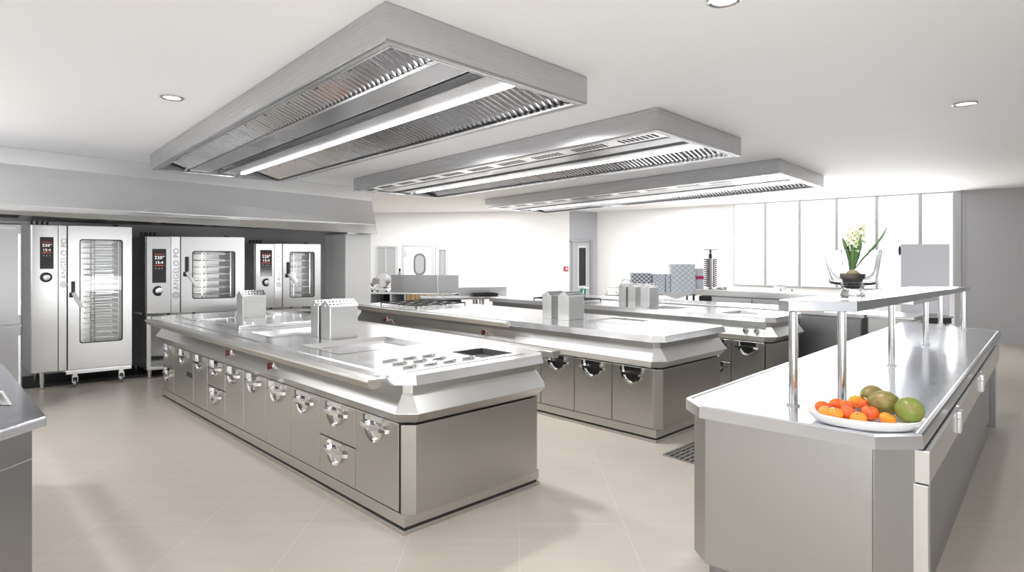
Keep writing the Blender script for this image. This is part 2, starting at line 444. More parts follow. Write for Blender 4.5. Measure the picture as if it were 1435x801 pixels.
def scoop_handle(F, parent, vc, zt, w, h, u=0.0):
    """chrome half-round scoop with a bowed grip strap across it"""
    n = 14; out = NU(F)
    def P(v, z, o): return F.pt(u, v, z) + out * o
    m = MB()
    outer = []; inner = []
    for k in range(n + 1):
        a = PI * k / n
        outer.append((math.cos(a) * w / 2, -math.sin(a) ** .8 * h)); inner.append((math.cos(a) * (w / 2 - .016), -math.sin(a) ** .8 * (h - .014)))
    # rim band
    for (r0, r1, o0, o1) in ((outer, outer, .001, .022), (outer, inner, .022, .018), (inner, inner, .018, .001)):
        m.loft([[P(vc + x, zt + z, o0) for x, z in r0], [P(vc + x, zt + z, o1) for x, z in r1]], False, False, closed=False)
    # dished back of the scoop
    m.poly([P(vc + x, zt + z, .002) for x, z in inner])
    b = w * .66; zb = zt - h * .40
    pts = [P(vc - b, zb, .001), P(vc - b * .94, zb, .022), P(vc - b * .6, zb, .034), P(vc, zb, .038), P(vc + b * .6, zb, .034), P(vc + b * .94, zb, .022), P(vc + b, zb, .001)]
    m.strap(pts, (0, 0, 1), .022, out, .005)
    return m.build('handle', 'chrome', parent)

def front_panel(F, root, kind, v0, v1, z0, z1, u=0.0):
    g = .004
    d = MB().box(F, u, u + .02, v0 + g, v1 - g, z0 + g, z1 - g).build(kind, 'door', root, bevel=.003)
    w = (v1 - v0)
    scoop_handle(F, d, (v0 + v1) / 2, z1 - .008, min(.22, w * .56), min(.15, w * .42 + .01), u)
    return d

def knob(F, root, v, z, u, r=.022, mat='knobred'):
    out = NU(F)
    o = F.pt(u, v, z)
    k = MB().lathe(o, [(r * 1.25, 0), (r * 1.25, .006), (r * 1.05, .010), (r * 1.0, .02)], 20, out).build('knob', 'chrome', root, smooth=True)
    m = MB().lathe(o + out * .018, [(r * .95, 0), (r * .9, .016), (r * .7, .02)], 20, out)
    m.strap([o + out * .036 - Vector((0, 0, r)), o + out * .036 + Vector((0, 0, r))], F.pt(0, 1, 0) - F.pt(0, 0, 0), r * .45, out, .012)
    m.build('knob_grip', mat, k, smooth=True)
    return k

def flue(F, root, u0, u1, v0, v1, zb, h, dots=True):
    """gabled perforated flue box"""
    vm = (v0 + v1) / 2; g = (v1 - v0) * .32
    prof = [(v0, zb), (v1, zb), (v1, zb + h - g), (vm, zb + h), (v0, zb + h - g)]
    b = MB().loft([[F.pt(u0, v, z) for v, z in prof], [F.pt(u1, v, z) for v, z in prof]]).build('flue', 'body', root, bevel=.004)
    n = 8; rows = 2
    m = MB(); e = .003
    cap = [(v0 - e, zb + h - g - .004), (v0 - e, zb + h - g + e), (vm, zb + h + e), (v1 + e, zb + h - g + e), (v1 + e, zb + h - g - .004), (v1, zb + h - g), (vm, zb + h), (v0, zb + h - g)]
    m.loft([[F.pt(u0 - e, v, z) for v, z in cap], [F.pt(u1 + e, v, z) for v, z in cap]])
    nf = len(m.f)
    for s, va in ((-1, v0), (1, v1)):
        for r in range(rows):
            t = (.3, .72)[r]
            for k in range(n):
                uu = u0 + (u1 - u0) * (k + .5 + (.25 if r else -.1)) / n
                vv = va + (vm - va) * t; zz = zb + h - g + g * t
                nr = (F.pt(0, s, 0) - F.pt(0, 0, 0)).normalized() * g + Vector((0, 0, (v1 - v0) / 2)); nr.normalize()
                m.lathe(F.pt(uu, vv, zz) + nr * (e * 1.5), [(.0085, 0), (.0085, .0012)], 8, nr)
    m.build('vent_cap', 'strip', b, mat2=('seam', nf))
    MB().lathe(F.pt(u0, vm, zb + h - g * .9), [(.014, 0), (.014, .004), (.008, .006)], 12, NU(F)).build('flue_badge', 'strip', b)
    return b

def trivet(F, root, u0, u1, v0, v1, z):
    """cast iron pan support over a pair of burners"""
    m = MB(); r = .008; zt = z + .035
    m.tube([F.pt(u0, v0, zt), F.pt(u1, v0, zt), F.pt(u1, v1, zt), F.pt(u0, v1, zt), F.pt(u0, v0, zt)], r, 8)
    vm = (v0 + v1) / 2; um = (u0 + u1) / 2
    m.tube([F.pt(u0, vm, zt), F.pt(u1, vm, zt)], r, 8); m.tube([F.pt(um, v0, zt), F.pt(um, v1, zt)], r, 8)
    for k in (.25, .75):
        m.tube([F.pt(u0 + (u1 - u0) * k, v0, zt), F.pt(u0 + (u1 - u0) * k, v1, zt)], r * .8, 8)
        m.tube([F.pt(u0, v0 + (v1 - v0) * k, zt), F.pt(u1, v0 + (v1 - v0) * k, zt)], r * .8, 8)
    for a in (u0, u1):
        for b in (v0, v1): m.tube([F.pt(a, b, z), F.pt(a, b, zt)], r, 8)
    t = m.build('pan_support', 'iron', root)
    for a in (.25, .75):
        for b in (.25, .75):
            MB().lathe(F.pt(u0 + (u1 - u0) * a, v0 + (v1 - v0) * b, z), [(.055, 0), (.05, .012), (.035, .014), (.035, .022), (.02, .026)], 16).build('burner', 'chrome', root, smooth=True)

def island(P0, W, L, label, rail_u=None, rail_v=(.016, 4.37)):
    F = Frame(P0, U, V)
    root = thing('cooking_island', (P0[0], P0[1], 0), label, 'cooking range')
    # plinth: floor strip, shadow groove, kick plate
    MB().box(F, -.004, W + .004, -.004, L, 0, .026).build('plinth_strip', 'door', root, bevel=.003)
    MB().box(F, .012, W - .012, .012, L - .02, .026, .042).build('plinth_groove', 'seam', root)
    MB().box(F, 0, W, 0, L, .042, .112).build('kick_plate', 'door', root, bevel=.003)
    # carcass behind the doors; its front edge is the black shadow gap
    MB().box(F, .021, W - .02, .02, L - .03, .113, .634).build('carcass', 'seam', root)
    a, b, c = -.005, -.034, .06
    MB().prism([F.pt(a, b + c, 0), F.pt(a + c, b, 0), F.pt(W - a - c, b, 0), F.pt(W - a, b + c, 0), F.pt(W - a, .14, 0), F.pt(W - .03, .14, 0), F.pt(W - .03, .018, 0), F.pt(.021, .018, 0), F.pt(.021, b + c, 0)], .112, .628).build('end_panel', 'endp', root, bevel=.003)
    m = MB().loft([ring8(F, W, L, .01, -.01, .06, .634), ring8(F, W, L, -.0145, -.034, .076, .643), ring8(F, W, L, -.061, -.091, .095, .705),
                   ring8(F, W, L, .008, -.013, .04, .81), ring8(F, W, L, .008, -.013, .04, .866)])
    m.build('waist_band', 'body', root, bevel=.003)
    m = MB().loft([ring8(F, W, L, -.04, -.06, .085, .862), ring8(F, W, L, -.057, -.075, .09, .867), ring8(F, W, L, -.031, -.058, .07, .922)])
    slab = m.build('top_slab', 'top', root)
    return F, root, slab

def rail(F, root, v0, v1, ui, uo, inner):
    """flat hand rail standing off the slab on a web"""
    m = MB(); s = -1 if uo < ui else 1
    z0, z1 = .868, .921
    m.loft([[F.pt(ui, v, z1 - .004), F.pt(uo - s * .01, v, z1), F.pt(uo, v, z1 - .012), F.pt(uo - s * .035, v, z0 - .005), F.pt(ui + s * .015, v, z0)] for v in (v0, v1)])
    r = m.build('hand_rail', 'door', root, bevel=.004)
    MB().box(F, min(inner, ui), max(inner, ui), v0 + .09, v1 - .05, .893, .917).build('rail_web', 'top', root)
    return r

def basin(F, slab, root, u0, u1, v0, v1, depth, tex='top', drain=False):
    cut(slab, MB().box(F, u0, u1, v0, v1, .922 - depth, 1.0))
    e = .0035
    m = MB()
    z0, z1 = .922 - depth + .003, .9235; t = .012
    m.loft([[F.pt(u, v, z) for u, v in q] for q, z in (
        ([(u0 - t, v0 - t), (u1 + t, v0 - t), (u1 + t, v1 + t), (u0 - t, v1 + t)], z1),
        ([(u0 + e, v0 + e), (u1 - e, v0 + e), (u1 - e, v1 - e), (u0 + e, v1 - e)], z1),
        ([(u0 + .02, v0 + .02), (u1 - .02, v0 + .02), (u1 - .02, v1 - .02), (u0 + .02, v1 - .02)], z0))], False, True)
    return m.build('basin', tex, root)

P1 = at_z(566.2, 750.2, 0); W1, L1 = 1.09, 4.64
F1, I1, S1 = island(P1, W1, L1, 'nearest stainless cooking island with a long row of drawers, beneath the largest hood')
rail(F1, I1, .016, 4.386, -.13, -.228, -.05)
rail(F1, I1, .0, 4.386, W1 + .13, W1 + .228, W1 + .05)
zd0, zd1 = .114, .633; zs = .375
b1 = [228.8, 243.4, 270.8, 290.4, 315.4, 341.3, 372.2, 407.2, 447.8, 497.7, 558.8]
vb = [F1.v_at(p) for p in b1]
for i in range(10):
    v1, v0 = vb[i], vb[i + 1]
    if i in (0, 3, 8):
        front_panel(F1, I1, 'drawer', v0, v1, zd0, zs); front_panel(F1, I1, 'drawer', v0, v1, zs, zd1)
    else:
        front_panel(F1, I1, 'door', v0, v1, zd0, zd1)
MB().box(F1, -.004, .0, F1.v_at(269.5), F1.v_at(262), .37, .42).build('door_vent', 'cavity', I1)
for px in (322.5, 381.5):
    knob(F1, I1, F1.v_at(px, -.04), .762, -.028, .026)
basin(F1, S1, I1, .10, .82, .90, 1.48, .035)
basin(F1, S1, I1, .13, .85, 2.06, 2.50, .035)
basin(F1, S1, I1, .70, .96, .14, .44, .04, 'cavity')
flue(F1, I1, .40, .645, 1.60, 1.755, .922, .315)
flue(F1, I1, .40, .645, 1.80, 1.93, .922, .305)
flue(F1, I1, .46, .70, 3.55, 3.72, .922, .31)
# grill plate with short raised bars at the near end
m = MB()
for r in range(3):
    for k in range(5):
        if r == 0 and k >= 4: continue
        uu = .10 + k * .15 + r * .015; vv = .16 + r * .13
        if uu > .56 and vv < .50: 
            continue
        m.tube([F1.pt(uu, vv, .927), F1.pt(uu + .085, vv, .931)], .008, 8)
        m.lathe(F1.pt(uu + .1, vv, .922), [(.012, 0), (.01, .012), (.004, .014)], 10)
m.build('grill_bars', 'tube', I1)
MB().box(F1, .05, 1.0, .05, .056, .922, .9245).build('grill_seam', 'dark_steel', I1)
# low fryer deck at the far end with small lids and handles
m = MB(); m.box(F1, .14, .96, 2.78, 3.40, .922, .955)
m.build('fryer_deck', 'top', I1, bevel=.006)
m = MB()
for (a, b) in ((.22, 3.30), (.60, 3.30), (.22, 2.86), (.88, 2.86), (.88, 3.30)):
    p = F1.pt(a, b, .955); m.tube([p, p + Vector((0, 0, .03)), p + Vector((.07, .02, .03)), p + Vector((.07, .02, 0))], .006, 8)
m.build('deck_handles', 'chrome', I1)
m = MB(); m.box(F1, .10, .98, 3.80, 4.50, .922, .940)
m.build('griddle_plate', 'top', I1, bevel=.006)

P2 = at_z(919.2, 621.1, 0); W2, L2 = 1.10, 4.7
F2, I2, S2 = island(P2, W2, L2, 'middle stainless cooking island with three scoop-handled doors showing at its near end')
rail(F2, I2, 1.62, 4.66, -.10, -.17, -.045)
b2 = [757.8, 804.7, 857.3, 916.0]; vb = [F2.v_at(p) for p in b2]
for i in range(3): front_panel(F2, I2, 'door', vb[i + 1], vb[i], zd0, zd1)
step = vb[0] - vb[1]; v = vb[0]
while v + step < L2: front_panel(F2, I2, 'door', v, v + step, zd0, zd1); v += step
for px in (541, 679): knob(F2, I2, F2.v_at(px, -.04), .762, -.028, .027)
for px in (545.5, 683.5): knob(F2, I2, F2.v_at(px + 3.5, -.03), .762, -.028, .012, 'chrome')
trivet(F2, I2, .12, .92, 3.55, 4.35, .922)
flue(F2, I2, .40, .645, 1.28, 1.43, .922, .30)
flue(F2, I2, .40, .645, 1.52, 1.65, .922, .29)
basin(F2, S2, I2, .55, .98, .70, 1.16, .012)

P3 = Vector((2.85, 6.35, 0)); W3, L3 = .80, 4.42
F3, I3, S3 = island(P3, W3, L3, 'farthest stainless cooking island, behind the middle one, with front drawers beside a door')
vA, vB, vC = F3.v_at(1071.5), F3.v_at(1024.2), F3.v_at(990)
front_panel(F3, I3, 'door', vA, vB, zd0, zd1)
front_panel(F3, I3, 'drawer', vB, vC, zd0, .37); front_panel(F3, I3, 'drawer', vB, vC, .37, zd1)
v = vC
while v + .48 < L3: front_panel(F3, I3, 'door', v, v + .48, zd0, zd1); v += .48
for px, r in ((1044.5, .024), (1060, .02), (823, .02), (700, .02), (709, .02)): knob(F3, I3, F3.v_at(px, -.04), .762, -.028, r, 'chrome')
trivet(F3, I3, .08, .62, 2.72, 3.55, .922)
basin(F3, S3, I3, .12, .64, .22, .62, .03, 'dark_steel')
basin(F3, S3, I3, .12, .55, 1.25, 1.62, .03, 'dark_steel')
flue(F3, I3, .30, .52, 1.68, 1.82, .922, .30)
flue(F3, I3, .30, .52, 1.90, 2.02, .922, .295)
flue(F3, I3, .30, .52, 2.05, 2.17, .922, .295)

# ------------------------------------------------------------------ ceiling hoods
ZB = 2.655
def hood(tl, far, right, label, slotted):
    a, b, c = (at_z(*p, CEIL) for p in (tl, far, right))
    Uv = (c - a); Vv = (b - a); W = Uv.to_2d().length; L = Vv.to_2d().length
    F = Frame(a, (Uv.x / W, Uv.y / W), (Vv.x / L, Vv.y / L))
    root = thing('exhaust_hood', (a.x, a.y, ZB), label, 'extractor hood')
    t = .03; zt = CEIL - .004
    def rect(o, z): return [F.pt(o, o, z), F.pt(W - o, o, z), F.pt(W - o, L - o, z), F.pt(o, L - o, z)]
    # skirt: outer wall, rolled lower lip, inner wall
    m = MB().loft([rect(0, zt), rect(0, ZB + .012), rect(.006, ZB + .002), rect(.02, ZB), rect(.055, ZB + .004), rect(.055, ZB + .018), rect(.03, ZB + .022), rect(.03, zt), rect(0, zt)], False, False)
    m.build('skirt', 'hood', root)
    MB().loft([rect(.031, zt - .018), rect(.031, zt - .004)]).build('canopy_roof', 'mirror', root)
    lip = MB()
    for (u0, u1, v0, v1) in ((.058, .072, .06, L - .06), (W - .072, W - .058, .06, L - .06), (.075, W - .075, .058, .070), (.075, W - .075, L - .070, L - .058)):
        lip.box(F, u0, u1, v0, v1, ZB + .003, ZB + .012)
    lip.build('lip_trim', 'strip', root)
    f = W / 1.68
    def slats(name, ua, za, ub, zb, n, v0, v1):
        """one baffle cassette: corrugated sheet between two heights"""
        top = []; bot = []
        for k in range(n * 4 + 1):
            v = v0 + (v1 - v0) * k / (n * 4)
            o = (0, .028, .028, 0)[k % 4]
            top.append(F.pt(ua + o * .6, v, za + o)); bot.append(F.pt(ub + o * .6, v, zb + o))
        m = MB().loft([top, bot], False, False, closed=False)
        o = m.build(name, 'filter', root)
        md = o.modifiers.new('sheet', 'SOLIDIFY'); md.thickness = .003
        e = MB()
        for v in (v0, v1): e.strap([F.pt(ua, v, za + .012), F.pt(ub, v, zb + .012)], F.pt(0, 1, 0) - F.pt(0, 0, 0), .012, (0, 0, 1), .008)
        e.tube([F.pt(ua + (ub - ua) * .45, v0 + (v1 - v0) * .45, za + (zb - za) * .45 - .006), F.pt(ua + (ub - ua) * .45, v0 + (v1 - v0) * .55, za + (zb - za) * .45 - .006)], .005, 6)
        e.build('filter_frame', 'dark_steel', o)
    nb = max(8, round(L / .5)); bl = (L - .16) / nb
    if not slotted:
        for k in range(nb):
            slats('baffle_filter', .085, zt - .03, .42 * f, ZB + .045, 8, .08 + k * bl, .08 + (k + 1) * bl - .012)
        u_b1 = .43 * f
    else:
        MB().box(F, .075, .30 * f, .06, L - .06, ZB + .006, ZB + .03).build('supply_grille', 'strip', root)
        m = MB(); ns = int(L / .055)
        for k in range(ns):
            if k % 11 in (8, 9, 10): continue
            v = .12 + k * (L - .24) / ns
            m.loft([[F.pt(.12 * f, v, ZB + .0045), F.pt(.12 * f, v + .026, ZB + .0045), F.pt(.25 * f, v + .034, ZB + .0045), F.pt(.25 * f, v + .008, ZB + .0045)],
                    [F.pt(.12 * f, v, ZB + .007), F.pt(.12 * f, v + .026, ZB + .007), F.pt(.25 * f, v + .034, ZB + .007), F.pt(.25 * f, v + .008, ZB + .007)]])
        m.build('slot_row', 'seam', root)
        u_b1 = .43 * f
    # plenum beam, mirrored centre channel, second beam
    MB().box(F, u_b1, .64 * f, .06, L - .06, ZB + .022, zt - .02).build('plenum_beam', 'hood', root, bevel=.004)
    e = MB(); e.box(F, u_b1 - .012, u_b1 + .014, .06, L - .06, ZB + .024, ZB + .04); e.box(F, .64 * f - .014, .64 * f + .008, .06, L - .06, ZB + .024, ZB + .04)
    e.build('beam_edge_trim', 'strip', root)
    m = MB()
    nch = 9; cl = (L - .14) / nch
    for k in range(nch): m.box(F, .65 * f, .80 * f, .07 + k * cl, .07 + (k + 1) * cl - .004, ZB + .10, ZB + .108)
    m.build('centre_channel', 'mirror', root)
    MB().box(F, .81 * f, .99 * f, .06, L - .06, ZB + .03, zt - .02).build('plenum_beam', 'hood', root, bevel=.004)
    MB().box(F, 1.0 * f, 1.05 * f, .09, L - .3, ZB + .020, ZB + .04).build('strip_light', 'tubeglow', root)
    for k in range(nb):
        slats('baffle_filter', 1.10 * f, zt - .03, W - .085, ZB + .03, 8, .08 + k * bl, .08 + (k + 1) * bl - .012)
    m = MB()
    for u in (.43 * f, 1.08 * f):
        m.strap([F.pt(u, L - .33, zt - .03), F.pt(u - .05, L - .08, ZB + .02)], F.pt(1, 0, 0) - F.pt(0, 0, 0), .03, (0, 0, 1), .01)
    m.build('end_brace', 'strip', root)
    return F, root
HF1, H1 = hood((540.3, .5), (210.4, 216), (822.6, 107.5), 'largest and nearest ceiling exhaust hood with slanted filters, above the nearest island', False)
HF2, H2 = hood((921, 149.5), (495.4, 249.8), (1038.4, 193.5), 'middle ceiling exhaust hood with a slotted white grille along its left edge', True)
HF3, H3 = hood((1091.9, 221.4), (679.9, 279.3), (1154.4, 245.9), 'farthest and smallest-looking ceiling exhaust hood, closest to the windows', True)

# ------------------------------------------------------------------ wall hood over the ovens
def lerp(a, b, t): return a + (b - a) * t
TL, TR = at_z(0, 204.3, CEIL), at_z(521, 265, CEIL)
CL, CR = Vector((TL.x, TL.y, 2.648)), Vector((TR.x, TR.y, 2.62))
LTl, LTr = at_z(0, 287, 2.085), at_z(526.5, 315, 2.13)
LBl, LBr = at_z(0, 299.3, 2.0), at_z(528.8, 327.6, 2.0)
HB = thing('wall_exhaust_hood', (LBl.x, LBl.y, 2.0), 'long sloping stainless wall hood running above the three ovens', 'extractor hood')
wdir = (wl1 - wl0).normalized()
def on_wall(p, z):
    q = wl0 + wdir * ((Vector((p.x, p.y)) - wl0).dot(wdir)) + Vector((wdir.y, -wdir.x)) * .03
    return Vector((q.x, q.y, z))
t0 = -.28
def sect(t):
    a = lerp(TL, TR, t); b = lerp(CL, CR, t); c = lerp(LTl, LTr, t); d = lerp(LBl, LBr, t)
    d2 = d + Vector((-U[1] * .05, U[0] * .05, 0)); a = Vector((a.x, a.y, CEIL - .004))
    return a, b, c, d, d2
s0, s1 = sect(t0), sect(1.0)
m = MB(); m.loft([[s0[0], s0[1]], [s1[0], s1[1]]], False, False, closed=False)
o = m.build('upper_fascia', 'wallhood', HB); o.modifiers.new('s', 'SOLIDIFY').thickness = .01
m = MB(); m.loft([[s0[1], s0[2]], [s1[1], s1[2]]], False, False, closed=False)
o = m.build('sloping_panel', 'wallhood', HB); o.modifiers.new('s', 'SOLIDIFY').thickness = .01
m = MB(); m.loft([[s0[2], s0[3], s0[4]], [s1[2], s1[3], s1[4]]], False, False, closed=False)
o = m.build('lower_lip', 'wallhood', HB); o.modifiers.new('s', 'SOLIDIFY').thickness = .008
# end cheek and underside
eb = on_wall(s1[3], 2.0)
MB().loft([[s1[0], s1[1], s1[2], s1[3], Vector((eb.x, eb.y, 2.01)), Vector((eb.x, eb.y, CEIL - .004))],
           [p - Vector((U[0] * .01, U[1] * .01, 0)) for p in (s1[0], s1[1], s1[2], s1[3], Vector((eb.x, eb.y, 2.01)), Vector((eb.x, eb.y, CEIL - .004)))]]).build('end_cheek', 'hood', HB)
w0 = on_wall(s0[3], 2.06); w1 = on_wall(s1[3], 2.06)
m = MB()
q0, q1 = s0[4] + Vector((0, 0, .05)), s1[4] + Vector((-U[0] * .05, -U[1] * .05, .05))
m.loft([[q0, q1, w1, w0], [p + Vector((0, 0, .02)) for p in (q0, q1, w1, w0)]])
m.build('filter_tray', 'dark_steel', HB)
m = MB()
for k in range(9):
    t = .06 + k * .104
    a = lerp(q0, q1, t); b = lerp(q0, q1, t + .085); c = lerp(w0, w1, t + .085); d = lerp(w0, w1, t)
    m.prism([lerp(a, d, .1), lerp(b, c, .1), lerp(b, c, .5), lerp(a, d, .5)], 2.035, 2.047)
m.build('underside_filters', 'seam', HB)

# ------------------------------------------------------------------ combi ovens
def oven(pl, pr, zr, depth, label, px, logo_side, stand=False, castors=False, dark=False):
    """pl, pr: front bottom corners in plan; zr: (bottom, top); px: pixel columns and rows of the details"""
    d = Vector((pr[0] - pl[0], pr[1] - pl[1])); W = d.length; d.normalize()
    F = Frame(pl, d, V); z0, z1 = zr
    root = thing('combi_oven', (pl[0], pl[1], 0), label, 'oven')
    ud = F.u_at(px['door'][0])
    zx = lambda x, y: F.z_u(x, y)
    body = MB().box(F, 0, W, .052, depth, z0, z1).build('body', 'oven', root, bevel=.006)
    wu0, wu1 = F.u_at(px['win'][0]), F.u_at(px['win'][1]); wx = (px['win'][0] + px['win'][1]) / 2
    wz1, wz0 = zx(wx, px['win'][2]), zx(wx, px['win'][3])
    cut(body, MB().box(F, wu0 - .03, wu1 + .03, .0, depth - .12, wz0 - .03, wz1 + .03))
    cav = MB()
    cav.loft([[F.pt(wu0 - .028, .06, wz0 - .028), F.pt(wu1 + .028, .06, wz0 - .028), F.pt(wu1 + .028, .06, wz1 + .028), F.pt(wu0 - .028, .06, wz1 + .028)],
              [F.pt(wu0 - .02, depth - .125, wz0 - .02), F.pt(wu1 + .02, depth - .125, wz0 - .02), F.pt(wu1 + .02, depth - .125, wz1 + .02), F.pt(wu0 - .02, depth - .125, wz1 + .02)]], False, True)
    cav.build('cavity_lining', 'oven', root)
    MB().box(F, wu0 + .0, wu0 + .02, .10, .13, wz0 + .03, wz1 - .03).build('oven_fill_strip', 'ovenfill', root)  # glowing strip added to brighten the cavity
    # rack rails and trays
    n = px['racks']; m = MB()
    ux = wu0 + (wu1 - wu0) * .30
    for k in range(n):
        z = wz0 + (wz1 - wz0) * (k + .6) / n
        m.tube([F.pt(ux, .12, z), F.pt(wu1 - .02, .12, z), F.pt(wu1 - .02, depth - .2, z), F.pt(ux, depth - .2, z), F.pt(ux, .12, z)], .005, 6)
        m.box(F, ux + .03, wu1 - .06, .20, .22, z - .012, z + .012)
    for u in (ux, wu1 - .02, ux + (wu1 - ux) * .12): m.tube([F.pt(u, .115, wz0), F.pt(u, .115, wz1)], .007, 8)
    m.build('rack', 'chrome', root)
    # control column with display and dial
    us = F.u_at(px['strip'])
    ctl = MB().box(F, 0.003, us - .003, .0, .05, z0 + .004, z1 - .004).build('control_panel', 'oven', root, bevel=.005)
    st = MB().box(F, us, ud - .012, .002, .05, z0 + .004, z1 - .004).build('brand_strip', 'strip' if logo_side else 'oven', root, bevel=.003)
    x0, x1, y0, y1 = px['disp']
    du0, du1 = F.u_at(x0), F.u_at(x1); xm = (x0 + x1) / 2; dz1, dz0 = zx(xm, y0), zx(xm, y1)
    dp = MB().box(F, du0, du1, -.006, .0, dz0, dz1).build('display', 'glossblack', ctl, bevel=.002)
    dW = du1 - du0; dH = dz1 - dz0; xd = F.pt(1, 0, 0) - F.pt(0, 0, 0)
    def digits(txt, size, u, z, mat, nm):
        t, w = lettering(txt, size, F.pt(u, -.0075, z), xd, (0, 0, 1), .0006); t.build(nm, mat, dp)
    digits('220°', dW * .36, du0 + dW * .16, dz0 + dH * .70, 'digits', 'temperature_readout')
    digits('15:4', dW * .32, du0 + dW * .2, dz0 + dH * .56, 'digits', 'time_readout')
    b = MB(); b.box(F, du0 + dW * .15, du1 - dW * .15, -.0075, -.006, dz0 + dH * .50, dz0 + dH * .515); b.box(F, du0 + dW * .15, du1 - dW * .15, -.0075, -.006, dz0 + dH * .835, dz0 + dH * .845)
    b.build('readout_line', 'digitsred', dp)
    b = MB()
    for k in range(3): b.lathe(F.pt(du0 + dW * (.28 + .22 * k), -.006, dz0 + dH * .42), [(dW * .06, 0), (dW * .05, .0012)], 10, F.pt(0, -1, 0) - F.pt(0, 0, 0))
    b.build('touch_key_row', 'linegrey', dp)
    nd = F.pt(0, -1, 0) - F.pt(0, 0, 0)
    kx, ky, kr = px['dial']; ko = F.pt(F.u_at(kx), 0, zx(kx, ky)); kr = kr * ko.y / FP
    kb = MB().lathe(ko, [(kr * 1.25, 0), (kr * 1.2, .012), (kr * .9, .015)], 28, nd).build('dial', 'black', ctl, smooth=True)
    MB().lathe(ko + nd * .013, [(kr * .78, 0), (kr * .74, .022), (kr * .6, .025)], 28, nd).build('dial_cap', 'strip', kb, smooth=True)
    # vertical maker's lettering and emblem
    lx, ly0, ly1 = px['logo']; lu = F.u_at(lx); zb_, zt_ = zx(lx, ly1), zx(lx, ly0)
    t, w = lettering('ANGELO PO', 1.0, (0, 0, 0), (1, 0, 0), (0, 1, 0), .001)
    sz = (zt_ - zb_) / w
    t, w = lettering('ANGELO PO', sz, F.pt(lu + sz * .36, -.001, zb_), (0, 0, 1), -xd, .0012)
    t.build('maker_lettering', 'lettering', st)
    ec = F.pt(lu, -.001, zb_ - sz * .75); m = MB(); er = sz * .5
    hexa = lambda r: [ec + xd * r * math.sin(PI / 3 * k) + Vector((0, 0, r * math.cos(PI / 3 * k))) for k in range(6)]
    for r0, r1 in ((er, er * .78), (er * .58, er * .36)):
        A, B = hexa(r0), hexa(r1)
        m.loft([A, [p + nd * .0015 for p in A], [p + nd * .0015 for p in B], B, A], False, False)
    m.lathe(ec, [(er * .18, 0), (er * .18, .0015)], 10, nd)
    m.build('maker_emblem', 'lettering', st)
    # door: frame around the glass
    u1_ = W - .004
    def rr(u0, u1, z0, z1, v, r):
        pts = []
        for cx, cz, a0 in ((u1 - r, z1 - r, 0), (u0 + r, z1 - r, 90), (u0 + r, z0 + r, 180), (u1 - r, z0 + r, 270)):
            for k in range(5):
                a = math.radians(a0 + k * 22.5); pts.append(F.pt(cx + r * math.cos(a), v, cz + r * math.sin(a)))
        return pts
    A, B = (ud, u1_, z0 + .006, z1 - .006), (wu0, wu1, wz0, wz1)
    dr = MB().loft([rr(*A, 0, .006), rr(*A, .05, .006), rr(*B, .05, .03), rr(*B, .0, .03), rr(*A, 0, .006)], False, False).build('door', 'oven', root)
    C = (wu0 + .012, wu1 - .012, wz0 + .012, wz1 - .012)
    MB().loft([rr(*B, .004, .03), rr(*B, .02, .03), rr(*C, .02, .025), rr(*C, .004, .025), rr(*B, .004, .03)], False, False).build('window_gasket', 'black', dr)
    MB().loft([rr(*C, .010, .025), rr(*C, .014, .025)]).build('window_pane', 'pane', dr)
    MB().box(F, ud - .011, ud - .001, .004, .05, z0 + .006, z1 - .006).build('door_seal', 'seam', dr)
    hx, hy0, hy1, hy2, hx2 = px['handle']
    hu, hu2 = F.u_at(hx), F.u_at(hx2); hz0, hz1, hz2 = zx(hx, hy0), zx(hx, hy1), zx(hx2, hy2)
    ow = .045; hwid = .034
    m = MB().loft([[F.pt(hu + a, -b, z) for a, b in ((0, .004), (hwid, .004), (hwid, ow), (0, ow))] for z in (hz0, hz1 + .03)])
    m.loft([[F.pt(hu - .02 + a, -b, z) for a, b in ((0, .004), (hwid, .004), (hwid, ow), (0, ow))] for z in (hz1 + .03, hz1 - .03)])
    h = m.build('handle', 'black', dr, bevel=.006)
    m = MB().loft([[F.pt(hu - .005 + a, -b, hz1 + .02 + s) for a, b, s in ((0, .01, 0), (.035, .01, .02), (.035, .058, .02), (0, .058, 0))],
                   [F.pt(hu2 - .03 + a, -b, hz2 + s) for a, b, s in ((0, .03, 0), (.03, .03, .022), (.03, .068, .022), (0, .068, 0))]])
    m.build('handle_lever', 'white', h, bevel=.008)
    # feet
    def foot(u, v, zt):
        MB().lathe(F.pt(u, v, 0), [(.022, 0), (.024, .01), (.02, .014), (.02, .06), (.027, .061), (.027, zt)], 14).build('leg', 'tube', root, smooth=True)
    if not stand:
        foot(F.u_at(59, .1), .1, z0); foot(W * .9, depth - .1, z0); foot(.12, depth - .1, z0); foot(W * .9, .14, z0)
    else:
        # open cabinet stand
        m = MB(); m.box(F, .0, .05, .0, .05, .16, z0 - .03); m.box(F, W - .05, W, .0, .05, .16, z0 - .03)
        m.box(F, .0, .03, .05, depth - .05, .16, z0 - .03); m.box(F, W - .03, W, .05, depth - .05, .16, z0 - .03)
        m.box(F, .03, W - .03, depth - .06, depth - .05, .2, z0 - .03)
        m.build('stand_frame', 'oven', root, bevel=.003)
        MB().box(F, .0, W, -.01, depth - .04, .12, .158).build('stand_shelf', 'oven', root, bevel=.003)
        MB().box(F, .06, W - .06, .0, .03, z0 - .075, z0 - .035).build('stand_crossbar', 'oven', root, bevel=.003)
        for u in (.045, W - .045):
            for v in (.05, depth - .1): foot(u, v, .12)
        m = MB()
        for u in (.02, .3, .6, W - .02): m.lathe(F.pt(min(u, W - .03), .2, z0 - .029), [(.018, 0), (.018, .028)], 10)
        m.build('oven_feet', 'black', root)
